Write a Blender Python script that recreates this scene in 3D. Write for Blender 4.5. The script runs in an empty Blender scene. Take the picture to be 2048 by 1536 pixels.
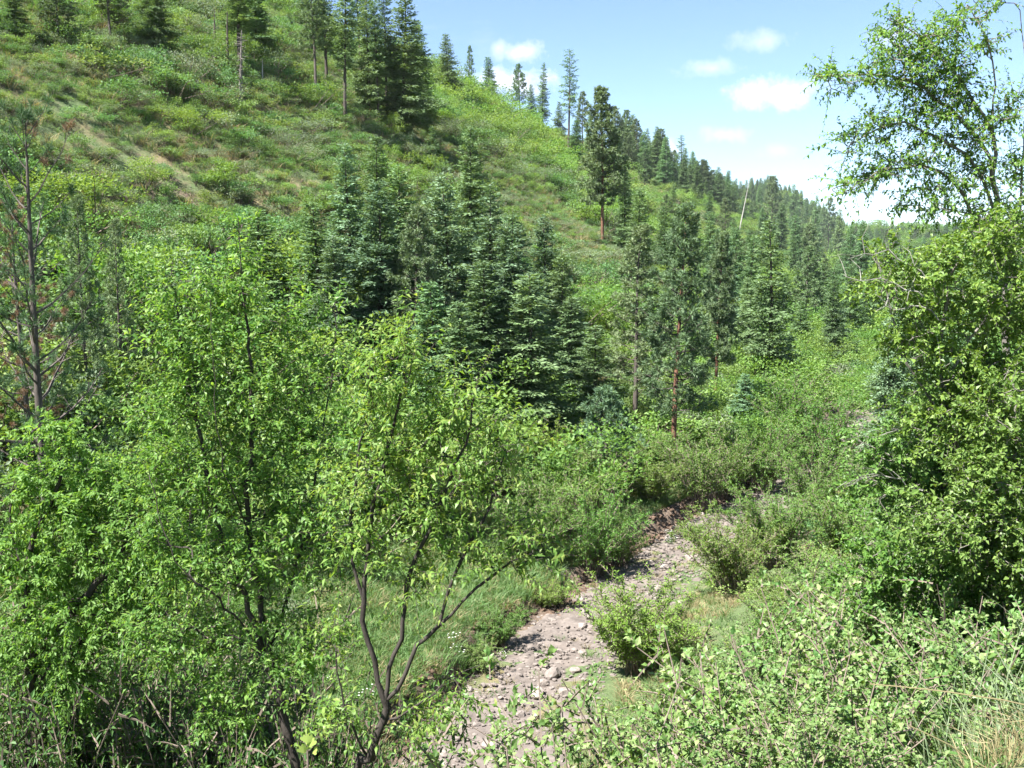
import bpy, math, random
import numpy as np
from mathutils import Vector, Euler

# ------------------------------------------------------------------ camera
PW, PH, FPX = 2048.0, 1536.0, 1967.0
HOR = 540.0
PITCH = math.atan((PH/2-HOR)/FPX)
scene = bpy.context.scene
cam_d = bpy.data.cameras.new('camera'); cam = bpy.data.objects.new('camera', cam_d)
scene.collection.objects.link(cam); scene.camera = cam
cam_d.sensor_fit = 'HORIZONTAL'; cam_d.angle = 2*math.atan(PW/2/FPX)
cam_d.clip_start = 0.05; cam_d.clip_end = 6000
cam.location = (0, 0, 0); cam.rotation_euler = (math.pi/2-PITCH, 0, 0)
FW = np.array([0, math.cos(PITCH), -math.sin(PITCH)]); UP = np.array([0, math.sin(PITCH), math.cos(PITCH)]); RT = np.array([1., 0, 0])

# ------------------------------------------------------------------ world, sun, exposure
SUN_AZ, SUN_EL = math.radians(-126), math.radians(57)     # compass from +Y, clockwise; sun stands to the left
world = bpy.data.worlds.new('World'); scene.world = world; world.use_nodes = True
wt = world.node_tree; wn = wt.nodes; wl = wt.links; wn.clear()
def wmath(op, a, b=None, clamp=False):
    n = wn.new('ShaderNodeMath'); n.operation = op; n.use_clamp = clamp
    for i, v in enumerate((a, b)):
        if v is None: continue
        if isinstance(v, (int, float)): n.inputs[i].default_value = v
        else: wl.new(v, n.inputs[i])
    return n.outputs[0]
sky = wn.new('ShaderNodeTexSky'); sky.sky_type = 'NISHITA'; sky.sun_disc = False
sky.sun_elevation = SUN_EL; sky.sun_rotation = SUN_AZ; sky.altitude = 1800; sky.air_density = 1.0; sky.dust_density = 0; sky.ozone_density = 2.2
SKY_STRENGTH = 0.060
sc_ = wn.new('ShaderNodeVectorMath'); sc_.operation = 'SCALE'; wl.new(sky.outputs[0], sc_.inputs[0]); sc_.inputs['Scale'].default_value = SKY_STRENGTH
tc = wn.new('ShaderNodeTexCoord'); DIR = tc.outputs['Generated']
nz = wn.new('ShaderNodeTexNoise'); nz.inputs['Scale'].default_value = 30; nz.inputs['Detail'].default_value = 8; nz.inputs['Roughness'].default_value = .68
wl.new(DIR, nz.inputs['Vector'])
nz2 = wn.new('ShaderNodeTexNoise'); nz2.inputs['Scale'].default_value = 6.5; nz2.inputs['Detail'].default_value = 7; nz2.inputs['Roughness'].default_value = .55
mp = wn.new('ShaderNodeMapping'); mp.inputs['Scale'].default_value = (1, 1, 2.6); mp.inputs['Location'].default_value = (9.4, 2.3, 5.8); wl.new(DIR, mp.inputs[0]); wl.new(mp.outputs[0], nz2.inputs['Vector'])
def raydir(px, py):
    d = FW + RT*((px-PW/2)/FPX) + UP*((PH/2-py)/FPX)
    return d/np.linalg.norm(d)
# scattered fair-weather cumulus: the whole sky has them, these are the ones above the ridge
CL = [(1010, 165, 110, 42, 1.0), (1045, 105, 48, 34, .75), (998, 95, 24, 34, .45), (1555, 185, 125, 48, 1.0), (1420, 138, 80, 28, .4),
      (1525, 82, 80, 30, .36), (1450, 268, 60, 24, .42), (1325, 300, 62, 36, .65), (1560, 300, 46, 26, .3), (1780, 70, 60, 30, .4), (955, 190, 70, 40, .9)]
mask = None
for (px, py, rx, ry, amp) in CL:
    c = raydir(px, py); r = np.cross(c, [0, 0, 1.]); r /= np.linalg.norm(r); u = np.cross(r, c)
    def dotn(v, s):
        n = wn.new('ShaderNodeVectorMath'); n.operation = 'DOT_PRODUCT'; wl.new(DIR, n.inputs[0]); n.inputs[1].default_value = tuple(v*s)
        return n.outputs['Value']
    rx *= .85; ry *= .78; a = dotn(r, FPX/rx); b = dotn(u, FPX/ry); f = dotn(c, 1.0)
    off = float(np.dot(u, c)*FPX/ry)
    b2 = wmath('SUBTRACT', b, off)
    d2 = wmath('ADD', wmath('MULTIPLY', a, a), wmath('MULTIPLY', b2, b2))
    m = wmath('SUBTRACT', 1.0, wmath('SQRT', d2))
    m = wmath('ADD', m, wmath('MULTIPLY', wmath('SUBTRACT', nz.outputs[0], .5), 2.6))
    m = wmath('MULTIPLY', wmath('MULTIPLY', m, 1.0, True), amp)
    m = wmath('MULTIPLY', m, wmath('GREATER_THAN', f, 0))
    mask = m if mask is None else wmath('MAXIMUM', mask, m)
gen = wmath('MULTIPLY', wmath('SUBTRACT', nz2.outputs[0], .66), 4.0, True)
mask = wmath('MAXIMUM', mask, wmath('MULTIPLY', gen, .25))
mix = wn.new('ShaderNodeMix'); mix.data_type = 'RGBA'
wl.new(mask, mix.inputs['Factor']); wl.new(sc_.outputs[0], mix.inputs[6]); mix.inputs[7].default_value = (.38, .38, .39, 1)
bg = wn.new('ShaderNodeBackground'); bg.inputs[1].default_value = 1.0; wl.new(mix.outputs[2], bg.inputs[0])
wo = wn.new('ShaderNodeOutputWorld'); wl.new(bg.outputs[0], wo.inputs[0])

sun_d = bpy.data.lights.new('sun', 'SUN'); sun_d.energy = 4.9; sun_d.angle = math.radians(.53); sun_d.color = (1, .975, .945)
sun = bpy.data.objects.new('sun', sun_d); scene.collection.objects.link(sun)
to_sun = Vector((math.sin(SUN_AZ)*math.cos(SUN_EL), math.cos(SUN_AZ)*math.cos(SUN_EL), math.sin(SUN_EL)))
sun.rotation_euler = to_sun.to_track_quat('Z', 'Y').to_euler(); sun.location = (-40, -10, 80)

vs = scene.view_settings; vs.view_transform = 'Standard'; vs.look = 'None'; vs.exposure = 2.1; vs.gamma = 1.0; vs.use_curve_mapping = False
cy = scene.cycles
cy.max_bounces = 8; cy.diffuse_bounces = 4; cy.glossy_bounces = 2; cy.transmission_bounces = 4; cy.transparent_max_bounces = 4; cy.volume_bounces = 0
cy.caustics_reflective = False; cy.caustics_refractive = False; cy.use_adaptive_sampling = True; cy.adaptive_threshold = .02

# ------------------------------------------------------------------ noise and terrain
def hash2(ix, iy, seed):
    n = (ix.astype(np.int64)*374761393 + iy.astype(np.int64)*668265263 + seed*974634777) & 0x7fffffff
    n = ((n ^ (n >> 13))*1274126177) & 0x7fffffff
    return ((n ^ (n >> 16)) & 0xffff)/65535.0
def vn(x, y, seed=0):
    x = np.asarray(x, float); y = np.asarray(y, float)
    ix = np.floor(x); iy = np.floor(y); fx = x-ix; fy = y-iy
    fx = fx*fx*(3-2*fx); fy = fy*fy*(3-2*fy)
    a = hash2(ix, iy, seed); b = hash2(ix+1, iy, seed); c = hash2(ix, iy+1, seed); d = hash2(ix+1, iy+1, seed)
    return (a*(1-fx)+b*fx)*(1-fy)+(c*(1-fx)+d*fx)*fy - .5
def fbm(x, y, seed=0, o=3):
    r = 0; a = 1
    for k in range(o):
        r = r + a*vn(x*2**k, y*2**k, seed+k); a *= .5
    return r
def sm(a, b, x):
    t = np.clip((x-a)/(b-a), 0, 1); return t*t*(3-2*t)
def softplus(x, k):
    return k*np.logaddexp(0, x/k)
AX = math.atan((1720-PW/2)/FPX); SA, CA = math.sin(AX), math.cos(AX)
CR_S = [-60, 0, 14, 19.5, 24.5, 28.6, 34.8, 39.3, 44, 47, 56, 70, 100, 150, 220, 400, 1400]
CR_L = [12, 7.6, 7.0, 7.1, 7.4, 7.1, 6.4, 5.8, 4.5, 3.6, .8, -.5, 0, 4, 3, 4, 4]
def creek(s):
    r = 0
    for k in (-3, -1.5, 0, 1.5, 3): r = r+np.interp(np.asarray(s, float)+k, CR_S, CR_L)
    return r/5
def to_sl(x, y): return x*SA+y*CA, -x*CA+y*SA
def to_xy(s, l): return s*SA-l*CA, s*CA+l*SA
def H_sl(s, l):
    s = np.asarray(s, float); l = np.asarray(l, float)
    u = l-creek(s)
    zc = -11+.008*np.clip(s-30, -40, 400)
    edge = 2.1+.6*(1-sm(26, 36, s))+.6*vn(s*.55, s*0, 31)+.45*vn(s*1.7, s*0, 33)+.2*vn(s*4.1, s*0, 34)
    left = zc+(.62+.45*vn(s*.2, s*0, 35))*sm(edge-.2, edge+.22, u)+.085*np.clip(u-2, 0, None)
    lc = 80+9*vn(s/70., s*0, 41)+14*(1-sm(110, 190, s))
    hill = .63*softplus(u-12, 3.0)
    top = .63*(lc-18)
    k = 4.0
    fall = top-.18*(l-lc)
    hill = -k*np.logaddexp(-hill/k, -fall/k)
    hill = np.maximum(hill, 0)
    nm = sm(8, 26, u)
    left = left+hill+nm*((5.5-2.5*sm(150, 300, s))*fbm(s/42., l/38., 51)+1.6*vn(s/11., l/11., 55)+.5*vn(s/3.3, l/3.3, 57))
    left = left+.12*vn(s/1.3, l/1.3, 59)*sm(2, 3, u)
    ed = .5-.3*np.clip(s, 0, 3.6)-.85*np.clip(s-3.6, 0, 14)-.35*np.clip(s-17.6, 0, None)-.08*np.clip(-s, 0, None)
    cr = l-u
    t = np.clip((-1.9-u)/np.maximum(cr-1.9-ed, 1), 0, 1)
    zs = -1.65
    t2 = t*t*(3-2*t)*.5+t*.5
    right = zc+.1+(zs-zc-.1)*t2+.35*softplus(ed-9-l, 2.0)*sm(5, 40, s)+.8*vn(s/6., l/6., 61)*sm(.02, .25, t)*(1-sm(.8, 1, t))+.12*vn(s/1.1, l/1.1, 63)*sm(2, 3, -u)
    z = np.where(u > 0, left, right)
    z = z+42*sm(600, 1150, s)+3*fbm(s/120., l/120., 71)*sm(300, 600, s)
    return z
def H(x, y):
    s, l = to_sl(np.asarray(x, float), np.asarray(y, float)); return H_sl(s, l)
def hit(px, py, tmax=1400):
    d = raydir(px, py); t = np.geomspace(2, tmax, 2500)
    P = d[None]*t[:, None]; below = P[:, 2] < H(P[:, 0], P[:, 1])
    i = int(np.argmax(below)) if below.any() else len(t)-1
    return P[i]
def at(px, py, D):            # the point D metres ahead that the photograph shows at this place
    d = raydir(px, py); return d*(D/d[1])
def proj(P):
    P = np.asarray(P, float); f = P@FW
    return PW/2+FPX*(P@RT)/f, PH/2-FPX*(P@UP)/f, f

RANK = ['', 'second ', 'third ', 'fourth ', 'fifth ', 'sixth ', 'seventh ', 'eighth ', 'ninth ', 'tenth ', 'eleventh ', 'twelfth ', 'thirteenth ', 'fourteenth ', 'fifteenth ', 'sixteenth ', 'seventeenth ', 'eighteenth ', 'nineteenth ', 'twentieth ']
PENDING = []
def near_label(what, px, py, marks):            # resolved once everything stands: ranks go by distance
    PENDING.append((what, float(px), float(py), marks)); return 'PENDING %d' % (len(PENDING)-1)
def resolve_labels():
    seen = {}; out = {}; info = []
    for n, (what, px, py, marks) in enumerate(PENDING):
        d = [math.hypot(px-a, py-b) for a, b, _ in marks]; i = int(np.argmin(d)); dx, dy = px-marks[i][0], py-marks[i][1]
        side = ('left of' if dx < 0 else 'right of') if abs(dx) > 1.6*abs(dy) else ('below' if dy > 0 else 'above') if abs(dy) > 1.6*abs(dx) else ('below and left of' if dx < 0 else 'below and right of') if dy > 0 else ('above and left of' if dx < 0 else 'above and right of')
        info.append((d[i], n, what, side, marks[i][2]))
    for d, n, what, side, mark in sorted(info):
        k = seen.get((what, side, mark), 0); seen[(what, side, mark)] = k+1
        out[n] = '%s, %snearest %s %s' % (what, RANK[min(k, len(RANK)-1)], side, mark)
    for o in scene.objects:
        lb = o.get('label')
        if lb and lb.startswith('PENDING '): o['label'] = out[int(lb.split()[1])]
# ------------------------------------------------------------------ materials
def new_mat(name):
    m = bpy.data.materials.new(name); m.use_nodes = True; m.node_tree.nodes.clear()
    return m, m.node_tree.nodes, m.node_tree.links
def ramp(n, stops):
    r = n.new('ShaderNodeValToRGB'); e = r.color_ramp.elements
    while len(e) < len(stops): e.new(.5)
    for k, (p, c) in enumerate(stops): e[k].position = p; e[k].color = (*c, 1)
    return r
def leaf_mat(name, cols, trans=.38, rough=.5, hvar=.03, vvar=.25, spec=.25, tcol=1.25):
    m, n, l = new_mat(name)
    g = n.new('ShaderNodeNewGeometry'); oi = n.new('ShaderNodeObjectInfo')
    r = ramp(n, [(k/max(1, len(cols)-1), c) for k, c in enumerate(cols)]); l.new(g.outputs['Random Per Island'], r.inputs[0])
    h = n.new('ShaderNodeHueSaturation')
    mr = n.new('ShaderNodeMapRange'); mr.inputs[3].default_value = .5-hvar; mr.inputs[4].default_value = .5+hvar; l.new(oi.outputs['Random'], mr.inputs[0]); l.new(mr.outputs[0], h.inputs['Hue'])
    wn_ = n.new('ShaderNodeTexWhiteNoise'); wn_.noise_dimensions = '1D'; l.new(oi.outputs['Random'], wn_.inputs['W'])
    mv = n.new('ShaderNodeMapRange'); mv.inputs[3].default_value = 1-vvar; mv.inputs[4].default_value = 1+vvar; l.new(wn_.outputs[0], mv.inputs[0]); l.new(mv.outputs[0], h.inputs['Value'])
    l.new(r.outputs[0], h.inputs['Color'])
    p = n.new('ShaderNodeBsdfPrincipled'); p.inputs['Roughness'].default_value = rough; p.inputs['Specular IOR Level'].default_value = spec
    l.new(h.outputs[0], p.inputs['Base Color'])
    t = n.new('ShaderNodeBsdfTranslucent'); tm = n.new('ShaderNodeMix'); tm.data_type = 'RGBA'; tm.blend_type = 'MULTIPLY'; tm.inputs[0].default_value = 1
    l.new(h.outputs[0], tm.inputs[6]); tm.inputs[7].default_value = (1.25*tcol, 1.2*tcol, .5*tcol, 1); l.new(tm.outputs[2], t.inputs[0])
    x = n.new('ShaderNodeMixShader'); x.inputs[0].default_value = trans; l.new(p.outputs[0], x.inputs[1]); l.new(t.outputs[0], x.inputs[2])
    o = n.new('ShaderNodeOutputMaterial'); l.new(x.outputs[0], o.inputs[0])
    return m
def bark_mat(name, c1, c2, scale=8, stretch=.25, bump=.4, c3=None):
    m, n, l = new_mat(name)
    tc = n.new('ShaderNodeTexCoord'); mp = n.new('ShaderNodeMapping'); mp.inputs['Scale'].default_value = (1, 1, stretch); l.new(tc.outputs['Object'], mp.inputs[0])
    v = n.new('ShaderNodeTexNoise'); v.inputs['Scale'].default_value = scale; v.inputs['Detail'].default_value = 6; v.inputs['Roughness'].default_value = .7; l.new(mp.outputs[0], v.inputs[0])
    st = [(.32, c1), (.62, c2)]
    if c3: st.append((.72, c3))
    r = ramp(n, st); l.new(v.outputs[0], r.inputs[0])
    b = n.new('ShaderNodeBump'); b.inputs['Strength'].default_value = bump; b.inputs['Distance'].default_value = .03; l.new(v.outputs[0], b.inputs['Height'])
    p = n.new('ShaderNodeBsdfPrincipled'); p.inputs['Roughness'].default_value = .85; p.inputs['Specular IOR Level'].default_value = .2; l.new(r.outputs[0], p.inputs['Base Color']); l.new(b.outputs[0], p.inputs['Normal'])
    o = n.new('ShaderNodeOutputMaterial'); l.new(p.outputs[0], o.inputs[0])
    return m
M = {}
M['cherry'] = leaf_mat('chokecherry_leaf', [(0.0555, 0.1268, 0.0264), (0.0899, 0.1914, 0.0374), (0.1338, 0.2526, 0.055), (0.1816, 0.2688, 0.066)], .48, .42, .012, .08)
M['cherry2'] = leaf_mat('plum_leaf', [(0.0835, 0.173, 0.0345), (0.1292, 0.2433, 0.0483), (0.1788, 0.2973, 0.069), (0.2385, 0.3027, 0.0805)], .48, .42, .012, .08)
M['elder'] = leaf_mat('box_elder_leaf', [(0.0836, 0.1751, 0.0368), (0.1254, 0.2369, 0.0517), (0.1725, 0.2884, 0.0747)], .48, .5, .012, .08)
M['alder'] = leaf_mat('tall_tree_leaf', [(0.0826, 0.167, 0.036), (0.1215, 0.2226, 0.0456), (0.175, 0.2839, 0.06)], .42, .4, .012, .08)
M['haw'] = leaf_mat('hawthorn_leaf', [(0.0695, 0.1469, 0.0321), (0.1112, 0.2114, 0.0408), (0.1761, 0.282, 0.0583)], .36, .42, .015, .12)
M['haw_dark'] = leaf_mat('hawthorn_dark_leaf', [(0.0724, 0.1415, 0.0293), (0.1166, 0.2089, 0.0452), (0.1866, 0.2831, 0.0731)], .34, .42, .015, .12)
M['snow'] = leaf_mat('thicket_leaf', [(0.069, 0.1428, 0.0375), (0.115, 0.204, 0.0525), (0.1656, 0.255, 0.0813), (0.23, 0.3009, 0.125)], .36, .42, .015, .10, spec=.28)
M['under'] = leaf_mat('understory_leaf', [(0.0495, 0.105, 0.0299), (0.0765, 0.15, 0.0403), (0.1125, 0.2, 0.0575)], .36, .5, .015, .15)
M['willow'] = leaf_mat('willow_leaf', [(0.1188, 0.216, 0.0336), (0.1674, 0.276, 0.0456), (0.216, 0.324, 0.06)], .36, .5, .02, .1)
M['br_yellow'] = leaf_mat('brush_leaf_yellow_green', [(0.1055, 0.1748, 0.0399), (0.1469, 0.2294, 0.0586), (0.1973, 0.2841, 0.088)], .34, .55, .02, .22)
M['br_green'] = leaf_mat('brush_leaf_green', [(0.0719, 0.1448, 0.0469), (0.1041, 0.1893, 0.0634), (0.1419, 0.2283, 0.0845)], .34, .55, .025, .25)
M['br_gray'] = leaf_mat('brush_leaf_grey_green', [(0.0993, 0.1418, 0.0766), (0.1419, 0.1891, 0.1062), (0.1939, 0.2364, 0.1482)], .28, .6, .02, .22)
M['br_bright'] = leaf_mat('maple_leaf_bright', [(0.0894, 0.1726, 0.0351), (0.1292, 0.2227, 0.0469), (0.1639, 0.2561, 0.0586)], .4, .5, .02, .15)
M['fir'] = leaf_mat('fir_needles', [(0.0768, 0.14, 0.0559), (0.1217, 0.2025, 0.085), (0.1686, 0.2532, 0.1174)], .28, .55, .02, .22, tcol=1)
M['fir_blue'] = leaf_mat('blue_fir_needles', [(0.0792, 0.1441, 0.073), (0.1252, 0.2064, 0.1095), (0.1753, 0.2594, 0.1521)], .28, .55, .015, .18, tcol=1)
M['pine'] = leaf_mat('pine_needles', [(0.095, 0.1458, 0.0672), (0.1377, 0.1998, 0.0912), (0.1805, 0.243, 0.12)], .18, .5, .02, .2, tcol=1)
M['pine_near'] = leaf_mat('pine_needles_near', [(0.0438, 0.0938, 0.0391), (0.0625, 0.125, 0.0517), (0.1, 0.1625, 0.069)], .18, .5, .01, .05, tcol=1)
M['pine_dead'] = leaf_mat('dead_pine_needles', [(0.15, 0.0808, 0.0495), (0.21, 0.1235, 0.077), (0.24, 0.1805, 0.121)], .2, .7, .01, .1, tcol=.8)
M['grass'] = leaf_mat('meadow_grass', [(0.0748, 0.15, 0.042), (0.1012, 0.185, 0.054), (0.1496, 0.21, 0.09)], .34, .55, .015, .18)
M['grass_dry'] = leaf_mat('dry_grass', [(.16, .15, .07), (.26, .22, .11), (.36, .30, .17)], .3, .6, .01, .15, tcol=.9)
M['grass_blue'] = leaf_mat('tall_blue_green_grass', [(.10, .16, .075), (.15, .21, .11), (.22, .27, .15)], .3, .5, .01, .1, tcol=.9)
M['fan'] = leaf_mat('pale_young_leaf', [(.24, .32, .07), (.30, .38, .10)], .45, .5, .005, .05)
M['flower'] = leaf_mat('white_flower', [(.7, .7, .62), (.8, .8, .74)], .25, .6, 0, .05, tcol=.6)
M['bark_dark'] = bark_mat('dark_bark', (.022, .018, .015), (.06, .05, .042), 16, .3, .5)
M['bark_gray'] = bark_mat('grey_bark', (.075, .065, .055), (.20, .18, .155), 14, .3, .5, (.30, .29, .25))
M['bark_fir'] = bark_mat('fir_bark', (.04, .032, .027), (.10, .082, .068), 9, .25, .5)
M['bark_pine'] = bark_mat('orange_pine_bark', (.06, .036, .026), (.20, .10, .062), 5, .22, .6)
M['bark_pine_up'] = bark_mat('grey_pine_bark', (.045, .038, .033), (.11, .092, .078), 7, .25, .6, (.17, .15, .13))
M['snag'] = bark_mat('bleached_dead_wood', (.20, .18, .155), (.42, .40, .36), 8, .12, .3)
M['twig'] = bark_mat('brown_twig', (.085, .065, .05), (.19, .15, .12), 20, .3, .2)
M['lichen'] = bark_mat('lichen_grey_branch', (.10, .095, .08), (.24, .23, .20), 18, .4, .4)

def ground_mat():
    m, n, l = new_mat('ground_soil_and_turf')
    tc = n.new('ShaderNodeTexCoord')
    def noise(sc, det=5, rough=.6):
        v = n.new('ShaderNodeTexNoise'); v.inputs['Scale'].default_value = sc; v.inputs['Detail'].default_value = det; v.inputs['Roughness'].default_value = rough; l.new(tc.outputs['Object'], v.inputs[0]); return v.outputs[0]
    def mixc(f, a, b):
        x = n.new('ShaderNodeMix'); x.data_type = 'RGBA'
        if isinstance(f, float): x.inputs[0].default_value = f
        else: l.new(f, x.inputs[0])
        l.new(a, x.inputs[6]); l.new(b, x.inputs[7]); return x.outputs[2]
    def attr(nm):
        a = n.new('ShaderNodeAttribute'); a.attribute_name = nm; return a.outputs['Fac']
    def mth(op, a, b, cl=False):
        k = n.new('ShaderNodeMath'); k.operation = op; k.use_clamp = cl
        for i, v in enumerate((a, b)):
            if isinstance(v, (int, float)): k.inputs[i].default_value = v
            else: l.new(v, k.inputs[i])
        return k.outputs[0]
    turf = ramp(n, [(.3, (.07, .105, .042)), (.5, (.10, .135, .058)), (.7, (.15, .165, .085))]); l.new(noise(.9, 8, .7), turf.inputs[0])
    dry = ramp(n, [(.3, (.13, .105, .055)), (.55, (.20, .165, .09)), (.75, (.26, .215, .125))]); l.new(noise(1.7, 8, .75), dry.inputs[0])
    soil = ramp(n, [(.3, (.08, .058, .042)), (.52, (.16, .12, .09)), (.72, (.25, .19, .145))]); l.new(noise(2.3, 9, .75), soil.inputs[0])
    mead = ramp(n, [(.3, (.085, .135, .035)), (.5, (.12, .175, .05)), (.72, (.19, .20, .08))]); l.new(noise(.8, 7, .7), mead.inputs[0])
    nb = noise(.35, 6, .65)
    c = mixc(mth('MULTIPLY', mth('SUBTRACT', nb, .47), 6.0, True), turf.outputs[0], dry.outputs[0])
    c = mixc(attr('meadow'), c, mead.outputs[0])
    br = mth('ADD', attr('soil'), mth('MULTIPLY', mth('SUBTRACT', noise(1.1, 6, .7), .5), 1.6))
    c = mixc(mth('MULTIPLY', mth('SUBTRACT', br, .45), 4.0, True), c, soil.outputs[0])
    b = n.new('ShaderNodeBump'); b.inputs['Strength'].default_value = .9; b.inputs['Distance'].default_value = .12; l.new(noise(5, 9, .75), b.inputs['Height'])
    p = n.new('ShaderNodeBsdfPrincipled'); p.inputs['Roughness'].default_value = .95; p.inputs['Specular IOR Level'].default_value = .1
    l.new(c, p.inputs['Base Color']); l.new(b.outputs[0], p.inputs['Normal'])
    o = n.new('ShaderNodeOutputMaterial'); l.new(p.outputs[0], o.inputs[0]); return m
def stone_mat(name, c1, c2, c3, sc=3.0, rand=True):
    m, n, l = new_mat(name)
    tc = n.new('ShaderNodeTexCoord'); v = n.new('ShaderNodeTexNoise'); v.inputs['Scale'].default_value = sc; v.inputs['Detail'].default_value = 8; v.inputs['Roughness'].default_value = .7; l.new(tc.outputs['Object'], v.inputs[0])
    r = ramp(n, [(.3, c1), (.52, c2), (.74, c3)]); l.new(v.outputs[0], r.inputs[0])
    g = n.new('ShaderNodeNewGeometry'); oi = n.new('ShaderNodeObjectInfo')
    h = n.new('ShaderNodeHueSaturation'); ad = n.new('ShaderNodeMath'); ad.operation = 'ADD'; l.new(g.outputs['Random Per Island'], ad.inputs[0]); l.new(oi.outputs['Random'], ad.inputs[1])
    mr = n.new('ShaderNodeMapRange'); mr.inputs[2].default_value = 2; mr.inputs[3].default_value = .6; mr.inputs[4].default_value = 1.25; l.new(ad.outputs[0], mr.inputs[0]); l.new(mr.outputs[0], h.inputs['Value']); l.new(r.outputs[0], h.inputs['Color'])
    b = n.new('ShaderNodeBump'); b.inputs['Strength'].default_value = .5; b.inputs['Distance'].default_value = .04; l.new(v.outputs[0], b.inputs['Height'])
    p = n.new('ShaderNodeBsdfPrincipled'); p.inputs['Roughness'].default_value = .9; p.inputs['Specular IOR Level'].default_value = .2
    l.new(h.outputs[0], p.inputs['Base Color']); l.new(b.outputs[0], p.inputs['Normal'])
    o = n.new('ShaderNodeOutputMaterial'); l.new(p.outputs[0], o.inputs[0]); return m
M['ground'] = ground_mat()
M['stone'] = stone_mat('creek_stone', (.12, .10, .085), (.195, .165, .142), (.29, .25, .22))
M['gravel'] = stone_mat('creek_gravel', (.10, .082, .068), (.165, .138, .118), (.25, .212, .182), 2.2)
M['clod'] = stone_mat('bank_soil', (.06, .038, .026), (.12, .08, .055), (.20, .14, .10), 6)

# ------------------------------------------------------------------ mesh helpers
C = scene.collection
class MB:
    def __init__(s): s.V = []; s.Q = []; s.T = []; s.QM = []; s.TM = []; s.n = 0
    def add(s, V, Q=None, T=None, mi=0):
        V = np.asarray(V, np.float32).reshape(-1, 3)
        if Q is not None and len(Q): Q = np.asarray(Q, np.int64)+s.n; s.Q.append(Q); s.QM.append(np.full(len(Q), mi, np.int32))
        if T is not None and len(T): T = np.asarray(T, np.int64)+s.n; s.T.append(T); s.TM.append(np.full(len(T), mi, np.int32))
        s.V.append(V); s.n += len(V)
    def mesh(s, name, mats, smooth=False):
        me = bpy.data.meshes.new(name)
        V = np.concatenate(s.V) if s.V else np.zeros((0, 3), np.float32)
        Q = np.concatenate(s.Q) if s.Q else np.zeros((0, 4), np.int64); T = np.concatenate(s.T) if s.T else np.zeros((0, 3), np.int64)
        mi = np.concatenate(s.QM+s.TM) if s.QM or s.TM else np.zeros(0, np.int32)
        me.vertices.add(len(V)); me.vertices.foreach_set('co', V.ravel())
        nl = Q.size+T.size; me.loops.add(nl); me.loops.foreach_set('vertex_index', np.concatenate([Q.ravel(), T.ravel()]).astype(np.int32))
        me.polygons.add(len(Q)+len(T))
        me.polygons.foreach_set('loop_start', np.concatenate([np.arange(len(Q))*4, Q.size+np.arange(len(T))*3]).astype(np.int32))
        for m in (mats if isinstance(mats, (list, tuple)) else [mats]): me.materials.append(m)
        me.polygons.foreach_set('material_index', mi)
        me.polygons.foreach_set('use_smooth', np.full(len(mi), bool(smooth)))
        me.update(calc_edges=True)
        return me
def nrm(v): return v/np.maximum(np.linalg.norm(v, axis=-1, keepdims=True), 1e-9)
def add_leaves(mb, P, D, N, L, W, curl=.15, fold=.12, fine=True, mi=0, wide=.42):
    P = np.asarray(P, float); D = nrm(np.asarray(D, float)); S = nrm(np.cross(D, N)); N = np.cross(S, D)
    L = np.broadcast_to(np.asarray(L, float), (len(P),))[:, None]; W = np.broadcast_to(np.asarray(W, float), (len(P),))[:, None]
    n = len(P)
    v1 = P+D*wide*L+S*.5*W+N*fold*W; v3 = P+D*wide*L-S*.5*W+N*fold*W; v4 = P+D*L-N*curl*L
    if fine:
        v2 = P+D*.5*L
        V = np.stack([P, v1, v4, v2, v3], 1).reshape(-1, 3); b = np.arange(n)[:, None]*5
        mb.add(V, np.concatenate([b+[0, 1, 2, 3], b+[0, 3, 2, 4]]), mi=mi)
    else:
        V = np.stack([P, v1, v4, v3], 1).reshape(-1, 3); b = np.arange(n)[:, None]*4
        mb.add(V, b+[0, 1, 2, 3], mi=mi)
def add_tube(mb, pts, rad, n=6, mi=0, cap=True):
    pts = np.asarray(pts, float); k = len(pts); rad = np.broadcast_to(np.asarray(rad, float), (k,))
    t = np.gradient(pts, axis=0); t = nrm(t)
    ref = np.array([.31, .87, .13]); a = nrm(np.cross(t, ref)); b = np.cross(t, a)
    th = np.arange(n)*2*math.pi/n
    V = pts[:, None]+rad[:, None, None]*(a[:, None]*np.cos(th)[None, :, None]+b[:, None]*np.sin(th)[None, :, None])
    i = np.arange(k-1)[:, None]*n; j = np.arange(n)[None]; j2 = (j+1) % n
    Q = np.stack([i+j, i+j2, i+n+j2, i+n+j], -1).reshape(-1, 4)
    mb.add(V.reshape(-1, 3), Q, mi=mi)
def rdir(rng, n):
    v = rng.normal(size=(n, 3)); return nrm(v)
def obj(name, mesh, parent=None, loc=None):
    o = bpy.data.objects.new(name, mesh); C.objects.link(o)
    if parent is not None: o.parent = parent
    if loc is not None: o.location = loc
    return o
def tag(o, label=None, cat=None, group=None, kind=None):
    if label: o['label'] = label
    if cat: o['category'] = cat
    if group: o['group'] = group
    if kind: o['kind'] = kind
    return o
def inst(name, parts, loc, rz=0, scale=1.0, label=None, cat=None, group=None, tilt=(0, 0)):
    e = bpy.data.objects.new(name, None); C.objects.link(e); e.empty_display_size = .3
    e.location = loc; e.rotation_euler = (tilt[0], tilt[1], rz); e.scale = (scale,)*3 if isinstance(scale, (int, float)) else scale
    tag(e, label, cat, group)
    for pn, me in parts: obj(pn, me, e)
    return e

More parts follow.
